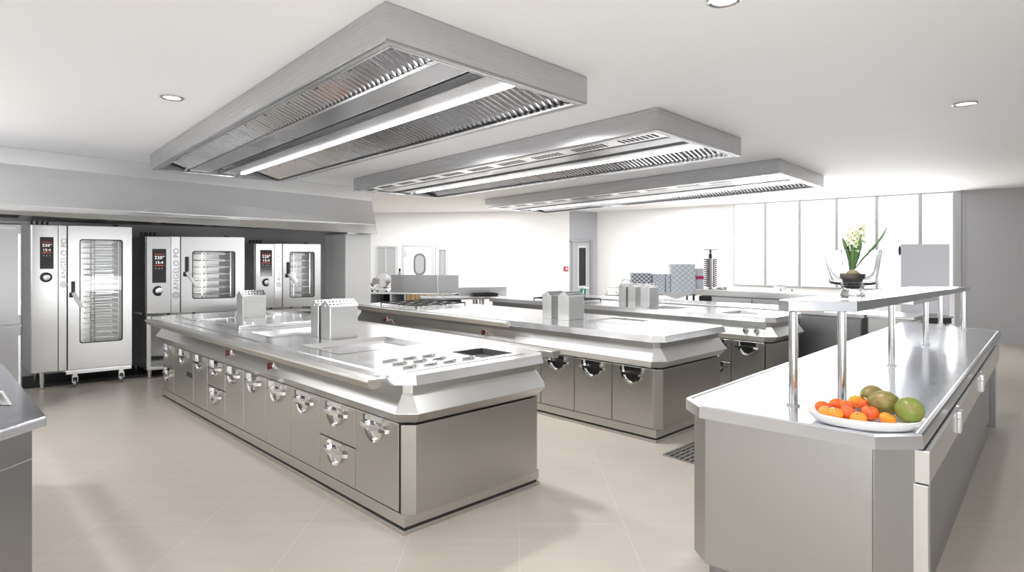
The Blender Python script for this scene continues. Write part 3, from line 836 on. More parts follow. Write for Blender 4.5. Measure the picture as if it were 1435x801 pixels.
    if castors:
        m = MB(); m.box(F, ud - .02, W - .01, -.01, .02, z0 - .045, z0 - .012); m.box(F, ud - .05, W + .0, .02, .06, z0 - .012, z0 - .002)
        m.build('trolley_bar', 'strip', root)
        for x in (105, 170):
            u = F.u_at(x)
            c = MB().box(F, u - .022, u + .022, .0, .04, z0 - .09, z0 - .045); c.box(F, u - .03, u - .022, -.01, .05, .06, z0 - .07); c.box(F, u + .022, u + .03, -.01, .05, .06, z0 - .07)
            c = c.build('castor', 'chrome', root)
            MB().lathe(F.pt(u - .02, .02, .052), [(.03, 0), (.05, .006), (.05, .034), (.03, .04)], 20, xd).build('wheel', 'dark_steel', c, smooth=True)
    # top vents
    m = MB()
    for k in range(4): m.lathe(F.pt(.04 + k * .05, depth * .5, z1), [(.018, 0), (.018, .05), (.022, .05), (.022, .06)], 10)
    m.lathe(F.pt(W * .86, .2, z1), [(.03, 0), (.03, .025)], 12)
    m.build('vent_stubs', 'black', root)
    return F, root
o1l = at_z(43.8, 524, .21); o1r = at_z(185.3, 510.7, .21)
oven(o1l[:2], o1r[:2], (.21, 1.98), .80, 'tall floor-standing oven on the left with a full-height glass door and castors',
     dict(strip=82, door=(95.3,), win=(111.3, 172.3, 335.3, 479), disp=(55.8, 75, 332, 376.6), dial=(64.7, 388.3, 5.6), logo=(89.3, 334, 391), handle=(99.5, 394, 413, 431, 115.5), racks=18), False, castors=True)
o2l = Vector((-4.75, 7.42)); o2r = Vector((-3.665, 7.83))
oven(o2l, o2r, (.85, 1.865), .80, 'half-height oven on an open stand, in the middle of the three ovens',
     dict(strip=240, door=(253.8,), win=(269.3, 330, 351.5, 418), disp=(213.2, 232.6, 348.5, 396), dial=(222, 407.4, 5.8), logo=(246.5, 348, 406), handle=(258.5, 359.5, 384, 400.5, 275), racks=7), True, stand=True)
o3l = Vector((-3.94, 8.77)); o3r = Vector((-3.07, 9.17))
oven(o3l, o3r, (.80, 1.80), .62, 'half-height oven farthest to the right, beside the white column',
     dict(strip=385, door=(396.5,), win=(406, 441, 352.5, 416.5), disp=(364.5, 381, 350, 387), dial=(373, 395.5, 4.6), logo=(390.6, 351, 393), handle=(401, 367, 386, 398, 414), racks=7), True, stand=True)

# ------------------------------------------------------------------ tall refrigerator at the left edge
rc = at_d(31, 400, 5.75)
FR = Frame((rc.x, rc.y), (-.74, -.672), (-.672, .74))
root = thing('upright_refrigerator', (rc.x, rc.y, 0), 'tall stainless two-door refrigerator at the left edge, beside the tallest oven', 'refrigerator')
MB().box(FR, 0, .75, .03, .62, .10, 1.93).build('body', 'body', root, bevel=.006)
zs_ = CAMZ - (455 - HY) / FP * rc.y
for z0, z1 in ((zs_ + .004, 1.925), (.12, zs_ - .004)):
    d = MB().box(FR, .004, .746, .0, .029, z0, z1).build('door', 'dark_steel', root, bevel=.008)
    MB().box(FR, .012, .03, -.012, .0, z0 + .1, z1 - .1).build('door_grip', 'strip', d)
MB().box(FR, .05, .2, -.003, .0, 1.87, 1.895).build('badge_plate', 'linegrey', root)
for u in (.06, .69):
    for v in (.1, .55): MB().lathe(FR.pt(u, v, 0), [(.02, 0), (.02, .1)], 12).build('leg', 'tube', root, smooth=True)

# ------------------------------------------------------------------ sink counter at the lower left
K = at_z(65.3, 583, .9); Q = at_z(-2, 604, .9)
Kv = Vector((K.x, K.y)); Vn = Vector(V); Un = Vector(U)
FS = Frame(Kv, (-1, 0), V)
root = thing('sink_counter', (K.x, K.y, 0), 'stainless sink counter cropped by the lower left corner', 'counter')
plan = [Kv, Vector((Q.x, Q.y)), Vector((Q.x - 2.0, Q.y - .1)), Vector((Q.x - 2.0, Q.y + 1.6)), Kv + Vn * 2.05]
mbx = MB().prism([(p.x, p.y) for p in plan], .857, .9)
tp = mbx.build('worktop', 'pass_top', root, bevel=.008)
sk = MB().box(FS, .20, .58, .12, .62, .72, 1.0)
cut(tp, MB().box(FS, .125, .50, .275, .667, .8, 1.0))
m = MB().loft([[FS.pt(u, v, z) for u, v in ((.117, .267), (.508, .267), (.508, .675), (.117, .675))] if z > .9 else [FS.pt(u, v, z) for u, v in ((a, b) for a, b in ((.125 + i, .275 + i), (.50 - i, .275 + i), (.50 - i, .667 - i), (.125 + i, .667 - i)))] for z, i in ((.902, 0), (.899, .004), (.72, .03))], False, True)
m.build('sink_bowl', 'body', root, bevel=.004)
bp = [(p.x, p.y) for p in (Kv + Vector((-.105, .05)), Vector((Q.x - .10, Q.y + .03)), Vector((Q.x - 1.95, Q.y - .05)), Vector((Q.x - 1.95, Q.y + 1.57)), Kv + Vn * 2.0 + Vector((-.07, .0)))]
MB().prism(bp, .10, .7).build('body', 'dark_steel', root, bevel=.004)
MB().prism(bp, .7, .856).build('apron', 'dark_steel', root, bevel=.004)
bq = [(x - .04, y + .05) for x, y in bp]
MB().prism(bq, 0, .10).build('plinth', 'dark_steel', root)
m = MB(); a = Vector((Kv.x - .05, Kv.y - .03, .842))
m.strap([Vector((Q.x - .12, Q.y - .01, .85)), Vector((Q.x - .10, Q.y - .02, .835)), Vector((Kv.x - .05, Kv.y - .06, .848))], (0, 1, 0), .05, (0, 0, -1), .006)
m.build('edge_grip', 'tube', root)

# ------------------------------------------------------------------ serving pass on the right
ZT = .9
A = at_z(961.2, 556.3, ZT); B = at_z(979.9, 568, ZT); C = at_z(1226.3, 609.3, ZT); D = at_z(1293.6, 608.6, ZT)
E = at_z(1402.9, 463.1, ZT); G = at_z(1268, 449.6, ZT)
SP = thing('serving_counter', (B.x, B.y, 0), 'long stainless serving counter with a raised shelf, in the right foreground', 'counter')
top = [A, B, C, D, E, G]
cen = sum(top, Vector()) / 6
def inset(pts, k):           # shrink a plan polygon by k metres along edge normals
    n = len(pts); res = []
    for i in range(n):
        p0, p1, p2 = (Vector(pts[j % n][:2]) for j in (i - 1, i, i + 1))
        d1 = (p1 - p0).normalized(); d2 = (p2 - p1).normalized()
        n1 = Vector((-d1.y, d1.x)); n2 = Vector((-d2.y, d2.x))
        b = (n1 + n2); b = b / max(.2, b.dot(n1)) if b.length > 1e-6 else n1
        res.append(p1 + b * k)
    return res
area = sum(top[i].x * top[(i + 1) % 6].y - top[(i + 1) % 6].x * top[i].y for i in range(6))
sg = 1 if area > 0 else -1
ins = lambda k: inset(top, k * sg)
r0 = ins(.0); r1 = ins(.012)
m = MB().loft([[Vector((p.x, p.y, z)) for p in ins(k)] for k, z in ((.03, .842), (.0, .842), (.0, .893), (.006, .9), (.020, .9), (.026, .896))])
m.build('worktop', 'pass_top', SP)
i3 = ins(.035)
Ai, Bi, Ci, Di, Ei, Gi = i3
ru = (Ei - Di).normalized(); rn = Vector((ru.y, -ru.x))          # rn points out of the right side
if rn.x < 0: rn = -rn
inner = Di - rn * .09 + Vector((0, .0))
# end cladding: three panels following the bevelled end
def clad(p, q, z0, z1, name, mat, t=.02, bev=.003):
    d = (q - p).normalized(); nn = Vector((-d.y, d.x)) * t
    if (nn).dot(Vector((cen.x, cen.y)) - p) < 0: nn = -nn
    return MB().prism([p, q, q + nn, p + nn], z0, z1).build(name, mat, SP, bevel=bev)
clad(Ai + (Bi - Ai).normalized() * .002, Bi, .15, .84, 'corner_panel', 'passp')
clad(Bi, Ci, .15, .84, 'end_panel', 'passp')
cd = (Di - Ci)
Dp = at_d(1284.5, 700, (Ci + cd * .85).y); Dp = Vector((Dp.x, Dp.y))
clad(Ci + cd.normalized() * .004, Dp, .15, .84, 'end_panel', 'passp')
clad(Ai, Gi, .15, .84, 'long_side_panel', 'body')
i6 = ins(.10)
MB().prism([(p.x, p.y) for p in (i6[0], i6[1], i6[2], Dp - rn * .05, (Ei - rn * .2), i6[5])], 0, .149).build('plinth', 'dark_steel', SP)
i5 = ins(.06)
core = [Ai - Vector((0, 0)), Bi, Ci, Dp, Ei - rn * .12 - ru * .05, Gi]
core = inset(core, .022 * sg)
MB().prism([(p.x, p.y) for p in core], .15, .838).build('carcass', 'seam', SP)
# right flank: drawers with pale fronts over grey panels, standing slightly proud
FSP = Frame(Di + ru * .0, ru, -rn)                 # u along the flank, v into the body
uD0 = FSP.loc(Dp)[0]
Lp = (Ei - Di).length
g0 = .0
nseg = 3; edges = [0.0, .95, 2.15, Lp - .55]
pfront = at_d(1305.5, 640, Dp.y)
off = -FSP.loc((pfront.x, pfront.y))[1]            # how far the drawers stand out
off = max(-.03, min(.06, off))
for k in range(3):
    a, b = edges[k] + (.004), edges[k + 1] - .004
    d = MB().box(FSP, a, b, -off, .06, .70, .832).build('drawer', 'strip', SP, bevel=.004)
    if k < 2:
        p = b - .07
        h = MB()
        h.box(FSP, p - .04, p + .05, -off - .02, -off, .79, .825); h.box(FSP, p - .03, p - .01, -off - .016, -off, .715, .79); h.box(FSP, p + .02, p + .04, -off - .016, -off, .715, .79)
        h.build('latch', 'strip', d, bevel=.004)
    MB().box(FSP, a, b, .015, .05, .16, .695).build('side_panel', 'dark_steel', SP, bevel=.003)
MB().box(FSP, .0, .055, -off + .004, .05, .0, .695).build('corner_post', 'strip', SP, bevel=.003)
MB().box(FSP, .02, Lp - .6, .03, .06, 0, .158).build('side_kick', 'dark_steel', SP)
MB().box(FSP, Lp - .07, Lp - .0, .0, .30, 0, .84).build('far_leg', 'dark_steel', SP, bevel=.003)
# raised shelf on tubes
s_n = [at_d(1090.5, 421.5, 2.84), at_d(1105.6, 421, 2.73), at_d(1200.7, 424.3, 2.68)]
s_f1 = at_d(1359.5, 401.6, 5.62); s_f0 = Vector((s_f1.x - .30, s_f1.y + .36, 0))
ztn, zbn = 1.388, 1.337; ztf, zbf = 1.301, 1.262
sp = [(s_n[0].x, s_n[0].y), (s_n[1].x, s_n[1].y), (s_n[2].x, s_n[2].y), (s_f1.x, s_f1.y), (s_f0.x, s_f0.y)]
def shelf_z(y, lo): 
    t = (y - 2.7) / (5.62 - 2.7); return (zbn + (zbf - zbn) * t) if lo else (ztn + (ztf - ztn) * t)
m = MB().prism(sp, [shelf_z(p[1], True) for p in sp], [shelf_z(p[1], False) for p in sp])
m.build('raised_shelf', 'pass_top', SP, bevel=.004)
m = MB()
pa, pb = Vector(sp[2]), Vector(sp[3]); dd = (pb - pa).normalized(); nn = Vector((-dd.y, dd.x))
for k0, k1 in ((1.75, 2.75),):
    q = [pa + dd * k0 + nn * .07, pa + dd * k1 + nn * .07, pa + dd * k1 + nn * .22, pa + dd * k0 + nn * .22]
    m.prism([(p.x, p.y) for p in q], [shelf_z(p.y, True) - .045 for p in q], [shelf_z(p.y, True) - .002 for p in q])
m.build('shelf_underbox', 'hood', SP, bevel=.004)
for bx, by in ((1111.6, 566), (1180, 564.5), (1249.6, 511.5), (1297.4, 482), (1317.8, 459.4), (1350, 461.6)):
    p = at_z(bx, by, ZT)
    MB().lathe((p.x, p.y, ZT - .003), [(.030, 0), (.030, .006), (.020, .008), (.020, shelf_z(p.y, True) - ZT + .002)], 20).build('shelf_post', 'tube', SP, smooth=True)

# ------------------------------------------------------------------ plate and fruit
pc = Vector((1.479, 2.405)); EA, EB = .218, .150; ea = Vector((.934, -.356)); eb = Vector((.356, .934))
ZP = ZT + .001
pl = MB(); rings = []
for k, z in ((.55, .004), (.80, .0), (.84, .002), (1.0, .038), (1.01, .041), (.985, .042), (.82, .014), (.5, .010), (.02, .010)):
    rings.append([Vector((pc.x, pc.y, ZP + z)) + (ea * (EA * k * math.cos(2 * PI * i / 56)) + eb * (EB * k * math.sin(2 * PI * i / 56))).to_3d() for i in range(56)])
pl.loft(rings)
plate = tag(pl.build('serving_platter', 'porcelain', loc=(pc.x, pc.y, ZP), smooth=True), 'white oval serving platter holding fruit on the near end of the serving counter', 'platter')
def tomato(px, d, zc, r, sq, mat, label):
    x = (px - CX) / FP * d
    root = thing('tomato', (x, d, ZP + .012), label, 'tomato', 'tomatoes on the white platter')
    rx = random.uniform(-.35, .35); ry = random.uniform(-.3, .3)
    ax = Vector((math.sin(rx), math.sin(ry), 1)).normalized()
    prof = []
    n = 14
    for k in range(n + 1):
        a = -PI / 2 + PI * k / n
        rr = math.cos(a); h = math.sin(a) * sq
        if k >= n - 2: h -= .10 * (k - n + 3) / 3
        prof.append((rr * r, h * r))
    b = MB().lathe((x, d, zc), prof, 24, ax).build('skin', mat, root, smooth=True)
    top = Vector((x, d, zc)) + ax * (sq * r * .9)
    MB().lathe(top - ax * .004, [(r * .16, 0), (r * .12, .005), (r * .05, .007)], 8, ax).build('stem_scar', 'leafdark', root)
    return root
zt_ = ZP + .047
tl = [(1152.5, 2.475, zt_, .030, .86, 'tomred', 'red-orange tomato at the leftmost rim of the white platter'),
      (1157.5, 2.405, zt_ - .004, .029, .86, 'tomora', 'orange tomato just in front of the leftmost tomato on the platter'),
      (1170.5, 2.375, zt_ - .003, .031, .84, 'tomora', 'larger orange tomato in the front left of the platter'),
      (1172.5, 2.500, zt_ + .003, .032, .88, 'tomred', 'red tomato in the back row, directly before the second shelf post'),
      (1186, 2.470, zt_ + .004, .030, .88, 'tomred', 'deep red tomato in the middle, hemmed in by others'),
      (1187, 2.385, zt_ - .002, .029, .86, 'tomred', 'red tomato in the middle row behind the front orange one'),
      (1199.5, 2.520, zt_ + .012, .032, .88, 'tomora', 'orange tomato at the top of the back row, centre of the platter'),
      (1202.5, 2.325, zt_ - .008, .032, .74, 'tomora', 'flat orange tomato at the centre of the front row'),
      (1212.5, 2.480, zt_ + .006, .031, .88, 'tomred', 'red tomato in the back row touching the rear pear'),
      (1219.5, 2.390, zt_ - .002, .034, .84, 'tomred', 'large red-orange tomato in front of the middle pear'),
      (1244, 2.320, zt_ - .008, .032, .74, 'tomora', 'orange tomato alone at the right, in front of the green pear')]
for t in tl: tomato(*t)
def pear(px, d, zc, rx_, rz_, yaw, mat, label, stem=True):
    x = (px - CX) / FP * d; c = Vector((x, d, zc))
    root = thing('pear', (x, d, ZP + .012), label, 'pear', 'pears on the white platter')
    ax = Vector((math.cos(yaw), math.sin(yaw), .12)).normalized()
    prof = []
    n = 20
    for k in range(n + 1):
        t = k / n; a = -PI / 2 + PI * t
        r = math.cos(a) * (1.0 - .26 * max(0, math.sin(a)) ** 1.3)
        prof.append((max(r, .0) * rz_, math.sin(a) * rx_))
    MB().lathe(c, prof, 28, ax).build('skin', mat, root, smooth=True)
    e = c + ax * rx_
    MB().tube([e - ax * .006, e + ax * .012 + Vector((0, 0, .006))], [.004, .003], 6).build('stalk', 'bulb', root)
pear(1222, 2.535, ZP + .082, .058, .046, 3.5, 'pear', 'brown-green pear at the back of the platter, highest in the pile')
pear(1238.5, 2.43, ZP + .076, .062, .052, 2.7, 'pear', 'olive pear with a dimple in the middle of the three pears')
pear(1274, 2.325, ZP + .074, .060, .053, 1.2, 'peargreen', 'greenest pear at the right rim of the platter')

# ------------------------------------------------------------------ glass vase with potted hyacinth on the raised shelf
vd = 2.95; vx = (1194.5 - CX) / FP * vd; vz = shelf_z(vd, False) + .003; sc = vd / FP
vase = MB()
prof = [(15.5, 0), (16.5, 1), (16, 3), (13.5, 12), (14.5, 17), (15, 18), (27, 20), (29, 22), (35.5, 67), (34.6, 67.5), (28, 24), (26.5, 22.5), (15, 20.6), (12.4, 17), (11, 13), (6, 11.8), (0, 11.5)]
vase.lathe((vx, vd, vz), [(r * sc, h * sc) for r, h in prof], 48)
vase = tag(vase.build('glass_vase', 'glass', loc=(vx, vd, vz), smooth=True), 'flared clear glass vase on a thick foot, standing on the raised shelf', 'vase')
pz = vz + 13.0 * sc
plant = thing('potted_hyacinth', (vx, vd, pz), 'cream hyacinth in a brown clay pot set inside the glass vase', 'potted plant')
MB().lathe((vx, vd, pz), [(r * sc, h * sc) for r, h in ((0, .2), (9, .2), (10, 2), (13.4, 15), (15.2, 15), (15.8, 21.5), (14.2, 21.5), (13.4, 19), (0, 18.5))], 32).build('pot', 'terracotta', plant, smooth=True)
MB().lathe((vx + .002, vd, pz + 17.5 * sc), [(r * sc, h * sc) for r, h in ((4, 0), (9, 2), (9, 5), (6, 8), (2, 10), (0, 10.2))], 20).build('bulb', 'bulb', plant, smooth=True)
def leaf(x0, pts, w, mat):
    m = MB(); ring = []
    n = len(pts)
    for i, (px, py, dy) in enumerate(pts):
        ww = w * math.sin(PI * (.12 + .86 * i / (n - 1))) * sc + .0008
        c = Vector((vx + (px - 1194.5) * sc, vd + dy, vz + (419.5 - py) * sc))
        ring.append([c + Vector((-ww, 0, 0)), c + Vector((0, -.003 - ww * .25, 0)), c + Vector((ww, 0, 0)), c + Vector((0, .002 - ww * .2, 0))])
    m.loft(ring); m.build('leaf', mat, plant, smooth=True)
leaf(0, [(1192, 380, 0), (1190, 366, -.004), (1186, 352, -.006), (1182, 340, -.004), (1180.5, 335, 0)], 3.0, 'leafdark')
leaf(0, [(1194, 380, -.004), (1194, 364, -.008), (1194, 350, -.01), (1196, 336, -.006)], 3.2, 'leaf')
leaf(0, [(1196, 380, 0), (1199, 362, -.01), (1202, 346, -.014), (1206, 328, -.008)], 4.2, 'leaf')
leaf(0, [(1195, 380, .006), (1198, 366, .01), (1203, 350, .012), (1207, 334, .01)], 3.4, 'leaf')
leaf(0, [(1197, 379, -.006), (1206, 364, -.02), (1218, 350, -.03), (1230, 333, -.035), (1238, 320, -.03)], 2.2, 'leafdark')
leaf(0, [(1191, 380, .004), (1193, 360, .012), (1191, 344, .016)], 2.6, 'leaf')
def spike(cx, y0, y1, wpx, n, mat):
    c0_ = Vector((vx + (cx - 1194.5) * sc, vd, vz + (419.5 - y0) * sc)); c1_ = Vector((vx + (cx + 1 - 1194.5) * sc, vd, vz + (419.5 - y1) * sc))
    s = MB().tube([Vector((vx, vd, pz + 24 * sc)), c0_, c1_], .004, 8).build('flower_stem', 'leaf', plant)
    m = MB()
    for k in range(n):
        t = k / (n - 1); a = k * 2.4
        r = wpx * sc * (1 - .55 * t)
        o = c0_ + (c1_ - c0_) * t + Vector((math.cos(a), math.sin(a), 0)) * r * .7
        dr = Vector((math.cos(a), math.sin(a), .3)).normalized()
        for j in range(5):
            b = 2 * PI * j / 5; sd = dr.orthogonal().normalized(); td = dr.cross(sd)
            tip = o + dr * .010 + (sd * math.cos(b) + td * math.sin(b)) * .016
            mid = o + dr * .004 + (sd * math.cos(b) + td * math.sin(b)) * .007; wv = dr.cross(tip - o).normalized() * .0045
            m.loft([[o - wv * .3, o + wv * .3, o + wv * .3 + dr * .001, o - wv * .3 + dr * .001], [mid - wv, mid + wv, mid + wv + dr * .001, mid - wv + dr * .001], [tip - wv * .3, tip + wv * .3, tip + wv * .3 + dr * .001, tip - wv * .3 + dr * .001]])
    m.build('flower_spike', mat, plant)
spike(1193, 348, 324, 8.5, 30, 'petal')
spike(1206, 340, 317, 4.0, 14, 'petal')

# ------------------------------------------------------------------ counters behind the islands
def counter(name, F, W, L, zt, label, cat, side, front='dark_steel', lip=.05, base=True, end_split=None):
    root = thing(name, F.pt(0, 0, 0), label, cat)
    MB().box(F, -.02, W + .02, -.02, L, zt - lip, zt).build('worktop', 'top', root, bevel=.006)
    MB().box(F, .02, W, .02, L - .02, .12, zt - lip - .001).build('body', side, root, bevel=.004)
    n = max(2, int(L / .62)); st = (L - .04) / n
    for k in range(n):
        MB().box(F, .0, .019, .02 + k * st + .004, .02 + (k + 1) * st - .004, .14, zt - lip - .02).build('door', front, root, bevel=.003)
    MB().box(F, .05, W - .03, .05, L - .05, 0, .12).build('plinth', 'seam', root)
    return root
cB = at_z(1209, 440, .9); FBk = Frame(cB, U, V)
counter('prep_counter', FBk, .62, 4.9, .9, 'long dark-fronted prep counter directly behind the farthest island', 'counter', 'dark_steel')
# pale end units of the prep line
root = thing('undercounter_cabinet', FBk.pt(.70, -.45, 0), 'pale steel undercounter cabinet at the near end of the dark prep counter', 'cabinet')
FCb = Frame(FBk.pt(.05, -.50, 0), U, V)
MB().box(FCb, 0, .62, .02, .46, .1, .86).build('body', 'oven', root, bevel=.004)
MB().box(FCb, -.02, .64, -.01, .47, .861, .895).build('worktop', 'top', root, bevel=.004)
MB().box(FCb, .02, .30, .0, .019, .12, .85).build('door', 'linegrey', root, bevel=.003)
MB().box(FCb, .31, .60, .0, .019, .12, .85).build('door', 'body', root, bevel=.003)
MB().box(FCb, .04, .58, .05, .42, 0, .1).build('plinth', 'seam', root)
# higher dish counter under the windows
cC = at_d(974.5, 406, 10.2); zC = 1.0
FC = Frame((cC.x, cC.y), (-V[0], -V[1]), U)
root = thing('dish_counter', (cC.x, cC.y, 0), 'raised stainless dish counter under the windows, carrying a plate tower', 'counter')
MB().box(FC, 0, 2.5, -.02, .7, zC - .09, zC).build('worktop', 'body', root, bevel=.006)
MB().box(FC, .0, 2.5, -.02, .0, zC, zC + .02).build('raised_edge', 'top', root)
MB().box(FC, .10, 2.45, .03, .68, .1, zC - .091).build('body', 'dark_steel', root, bevel=.004)
for k in range(3): MB().box(FC, .30 + k * .7, .98 + k * .7, .01, .029, .14, zC - .11).build('door', 'oven', root, bevel=.003)
MB().box(FC, .06, .28, .012, .029, .2, zC - .1).build('black_side_panel', 'black', root)
for u in (.1, 2.4):
    for v in (.1, .6): MB().lathe(FC.pt(u, v, 0), [(.02, 0), (.02, .1)], 10).build('leg', 'tube', root)
# table with boxes left of it
cT = at_d(866, 410, 10.6); zT_ = .92
FT = Frame((cT.x, cT.y), unit(1, -.12), unit(.12, 1))
tw = 1.42
root = thing('prep_table', (cT.x, cT.y, 0), 'steel table by the windows carrying patterned boxes', 'table')
MB().box(FT, 0, tw, 0, .75, zT_ - .04, zT_).build('tabletop', 'top', root, bevel=.005)
for u in (.05, tw - .05):
    for v in (.05, .7): MB().box(FT, u - .02, u + .02, v - .02, v + .02, 0, zT_ - .041).build('leg', 'tube', root)
MB().box(FT, .03, tw - .03, .03, .72, .25, .28).build('undershelf', 'body', root)
def px_box(F, p0, p1, y0, v0, v1, zb):
    a, b = F.u_at(p0, v0), F.u_at(p1, v0); return a, b, F.z_u((p0 + p1) / 2, y0, v0)
def carton(p0, p1, y0, v0, v1, mat, label):
    a, b, z1 = px_box(FT, p0, p1, y0, v0, v1, zT_)
    o = thing('carton', FT.pt((a + b) / 2, (v0 + v1) / 2, zT_), label, 'box', 'patterned boxes on the table by the windows')
    MB().box(FT, a, b, v0, v1, zT_ + .001, z1).build('box_body', mat, o, bevel=.004)
    MB().box(FT, a - .003, b + .003, v0 - .003, v1 + .003, z1 - .012, z1 + .003).build('lid', mat, o, bevel=.002)
carton(885.5, 913, 382.5, .16, .50, 'lattice_dark', 'slate lattice-patterned box, darkest and leftmost on the table')
carton(914.5, 932, 384, .20, .50, 'lattice_light', 'low pale lattice box right of the dark patterned box')
carton(933, 939, 384, .22, .50, 'lattice_mid', 'narrow pale box squeezed between the low box and the tall box')
carton(940.5, 974.5, 370, .14, .46, 'lattice_mid', 'tallest pale lattice-patterned box, beside the striped canister')
a, b, z1 = px_box(FT, 976, 986.5, 377, .20, .4, zT_)
cr = (b - a) / 2; cc = FT.pt((a + b) / 2, .34, zT_ + .001)
if True:
    can = thing('canister', cc, 'pale square canister with a magenta band, between the tall box and the plate tower', 'canister')
    MB().box(FT, a, b, .22, .40, zT_ + .001, z1).build('box_body', 'lines', can, bevel=.006)
    zb0, zb1 = FT.z_u(981, 391, .2), FT.z_u(981, 386.5, .2)
    MB().box(FT, a - .002, b + .002, .218, .402, zb0, zb1).build('printed_band', 'magenta', can)
    MB().box(FT, a - .002, b + .002, .218, .402, z1, z1 + .012).build('lid', 'linegrey', can)
cl = MB()
ua_, ub_ = FT.u_at(923, -.02), FT.u_at(972, -.02)
um = FT.u_at(948, -.02)
cl.loft([[FT.pt(u, v, z) for u, v, z in ((ua_, .13, zT_ + .002), (ub_, .13, zT_ + .002), (ub_, -.012, zT_ + .002), (um, -.012, zT_ + .002), (ua_, -.012, zT_ + .002))],
         [FT.pt(u, v, z) for u, v, z in ((ua_, .13, zT_ + .006), (ub_, .13, zT_ + .006), (ub_, -.012, zT_ + .006), (um, -.012, zT_ + .006), (ua_, -.012, zT_ + .006))]])
cl.loft([[FT.pt(ua_, -.012, zT_ + .006), FT.pt(ub_, -.012, zT_ + .006), FT.pt(um + .02, -.014, zT_ - .10), FT.pt(um - .02, -.014, zT_ - .10)],
         [FT.pt(ua_, -.016, zT_ + .006), FT.pt(ub_, -.016, zT_ + .006), FT.pt(um + .02, -.018, zT_ - .10), FT.pt(um - .02, -.018, zT_ - .10)]])
tag(cl.build('table_cloth', 'cardboard', loc=FT.pt(um, 0, zT_)), 'white cloth with one corner hanging down in front of the patterned boxes', 'cloth')
# swan-neck tap
fa = FT.pt(FT.u_at(884, .1), .10, zT_)
m = thing('swan_neck_tap', fa, 'chrome swan-neck tap bending in front of the dark patterned box', 'tap')
MB().lathe(fa, [(.03, 0), (.03, .02), (.016, .03)], 14).build('base', 'chrome', m, smooth=True)
pts = []
for k in range(13):
    t = PI * k / 12; pts.append(fa + Vector((-.09 + .09 * math.cos(t), 0, .17 + .08 * math.sin(t))))
MB().tube([fa + Vector((0, 0, .02))] + pts + [pts[-1] - Vector((.01, 0, .05))], .011, 10).build('spout', 'chrome', m, smooth=True)
# chrome trolley left of the table
ct = at_d(849, 410, 11.75)
FTr = Frame((ct.x, ct.y), unit(1, -.1), unit(.1, 1))
root = thing('service_trolley', (ct.x, ct.y, 0), 'low trolley with two looped tube handles in front of the patterned boxes', 'trolley')
MB().box(FTr, 0, .62, 0, .4, .78, .82).build('tray', 'top', root, bevel=.005)
MB().box(FTr, .02, .6, .02, .38, .30, .33).build('lower_tray', 'body', root, bevel=.005)
for u in (.03, .59):
    for v in (.03, .37):
        MB().tube([FTr.pt(u, v, .06), FTr.pt(u, v, .78)], .012, 8).build('post', 'tube', root)
        MB().lathe(FTr.pt(u - .012, v, .04), [(.04, 0), (.04, .024)], 14, FTr.pt(1, 0, 0) - FTr.pt(0, 0, 0)).build('wheel', 'black', root)
for u0 in (.03, .34):
    MB().tube([FTr.pt(u0, .05, .82), FTr.pt(u0, .05, .92), FTr.pt(u0 + .02, .05, .95), FTr.pt(u0 + .25, .05, .95), FTr.pt(u0 + .27, .05, .92), FTr.pt(u0 + .27, .05, .82)], .010, 8).build('handle', 'tube', root, smooth=True)
# plate tower
tx = FC.u_at(995.5, .25); tb = FC.pt(tx, .25, zC + .001); sT = tb.y / FP
root = thing('plate_tower', tb, 'tall plate rack tower with rows of dark pegs and a disc on top', 'plate rack')
MB().lathe(tb, [(.12, 0), (.12, .012), (.03, .02)], 20).build('base', 'dark_steel', root)
hT = 52 * sT
MB().lathe(tb + Vector((0, 0, .02)), [(.035, 0), (.035, hT - .12)], 12).build('core', 'dark_steel', root, smooth=True)
MB().lathe(tb + Vector((0, 0, hT - .10)), [(.03, 0), (.03, .07), (.015, .08), (.02, .14), (.125, .141), (.125, .156)], 20).build('cap', 'iron', root)
for k in range(4):
    a = PI / 4 + k * PI / 2; c = tb + Vector((math.cos(a) * .06, math.sin(a) * .06, .02))
    MB().tube([c, c + Vector((0, 0, hT - .12))], .008, 8).build('column', 'dark_steel', root)
    m = MB()
    for j in range(14):
        z = .04 + j * (hT - .2) / 13
        m.tube([c + Vector((0, 0, z)), c + Vector((math.cos(a) * .06, math.sin(a) * .06, z + .02))], .012, 6)
    m.build('peg_row', 'pegs', root)
# glassware on the dish counter
gp = FC.pt(FC.u_at(1091, .2), .25, zC + .001)
g = MB().lathe(gp, [(.06, 0), (.085, .002), (.09, .13), (.086, .13), (.08, .006), (0, .006)], 28)
tag(g.build('glass_bowl', 'glass', loc=gp, smooth=True), 'clear glass container at the right end of the dish counter', 'bowl')
gp = FC.pt(FC.u_at(1055, .3), .3, zC + .001)
root = thing('wire_tray', gp, 'long low wire tray lying behind the plate tower on the dish counter', 'tray')
m = MB(); FQ = Frame(gp, (-V[0], -V[1]), U)
for z in (.015, .06):
    m.tube([FQ.pt(-.35, -.13, z), FQ.pt(.35, -.13, z), FQ.pt(.35, .13, z), FQ.pt(-.35, .13, z), FQ.pt(-.35, -.13, z)], .006, 6)
m.build('rim', 'chrome', root)
m = MB()
for k in range(11):
    u = -.32 + k * .064; m.tube([FQ.pt(u, -.13, .06), FQ.pt(u, -.13, .01), FQ.pt(u, .13, .01), FQ.pt(u, .13, .06)], .004, 6)
m.build('wire_grid', 'chrome', root)
gp = FC.pt(FC.u_at(1012, .2), .2, zC + .001)
g = MB().lathe(gp, [(.05, 0), (.09, .01), (.11, .05), (.107, .05), (.085, .014), (0, .006)], 28)
tag(g.build('steel_bowl', 'chrome', loc=gp, smooth=True), 'small shiny steel bowl just right of the plate tower', 'bowl')
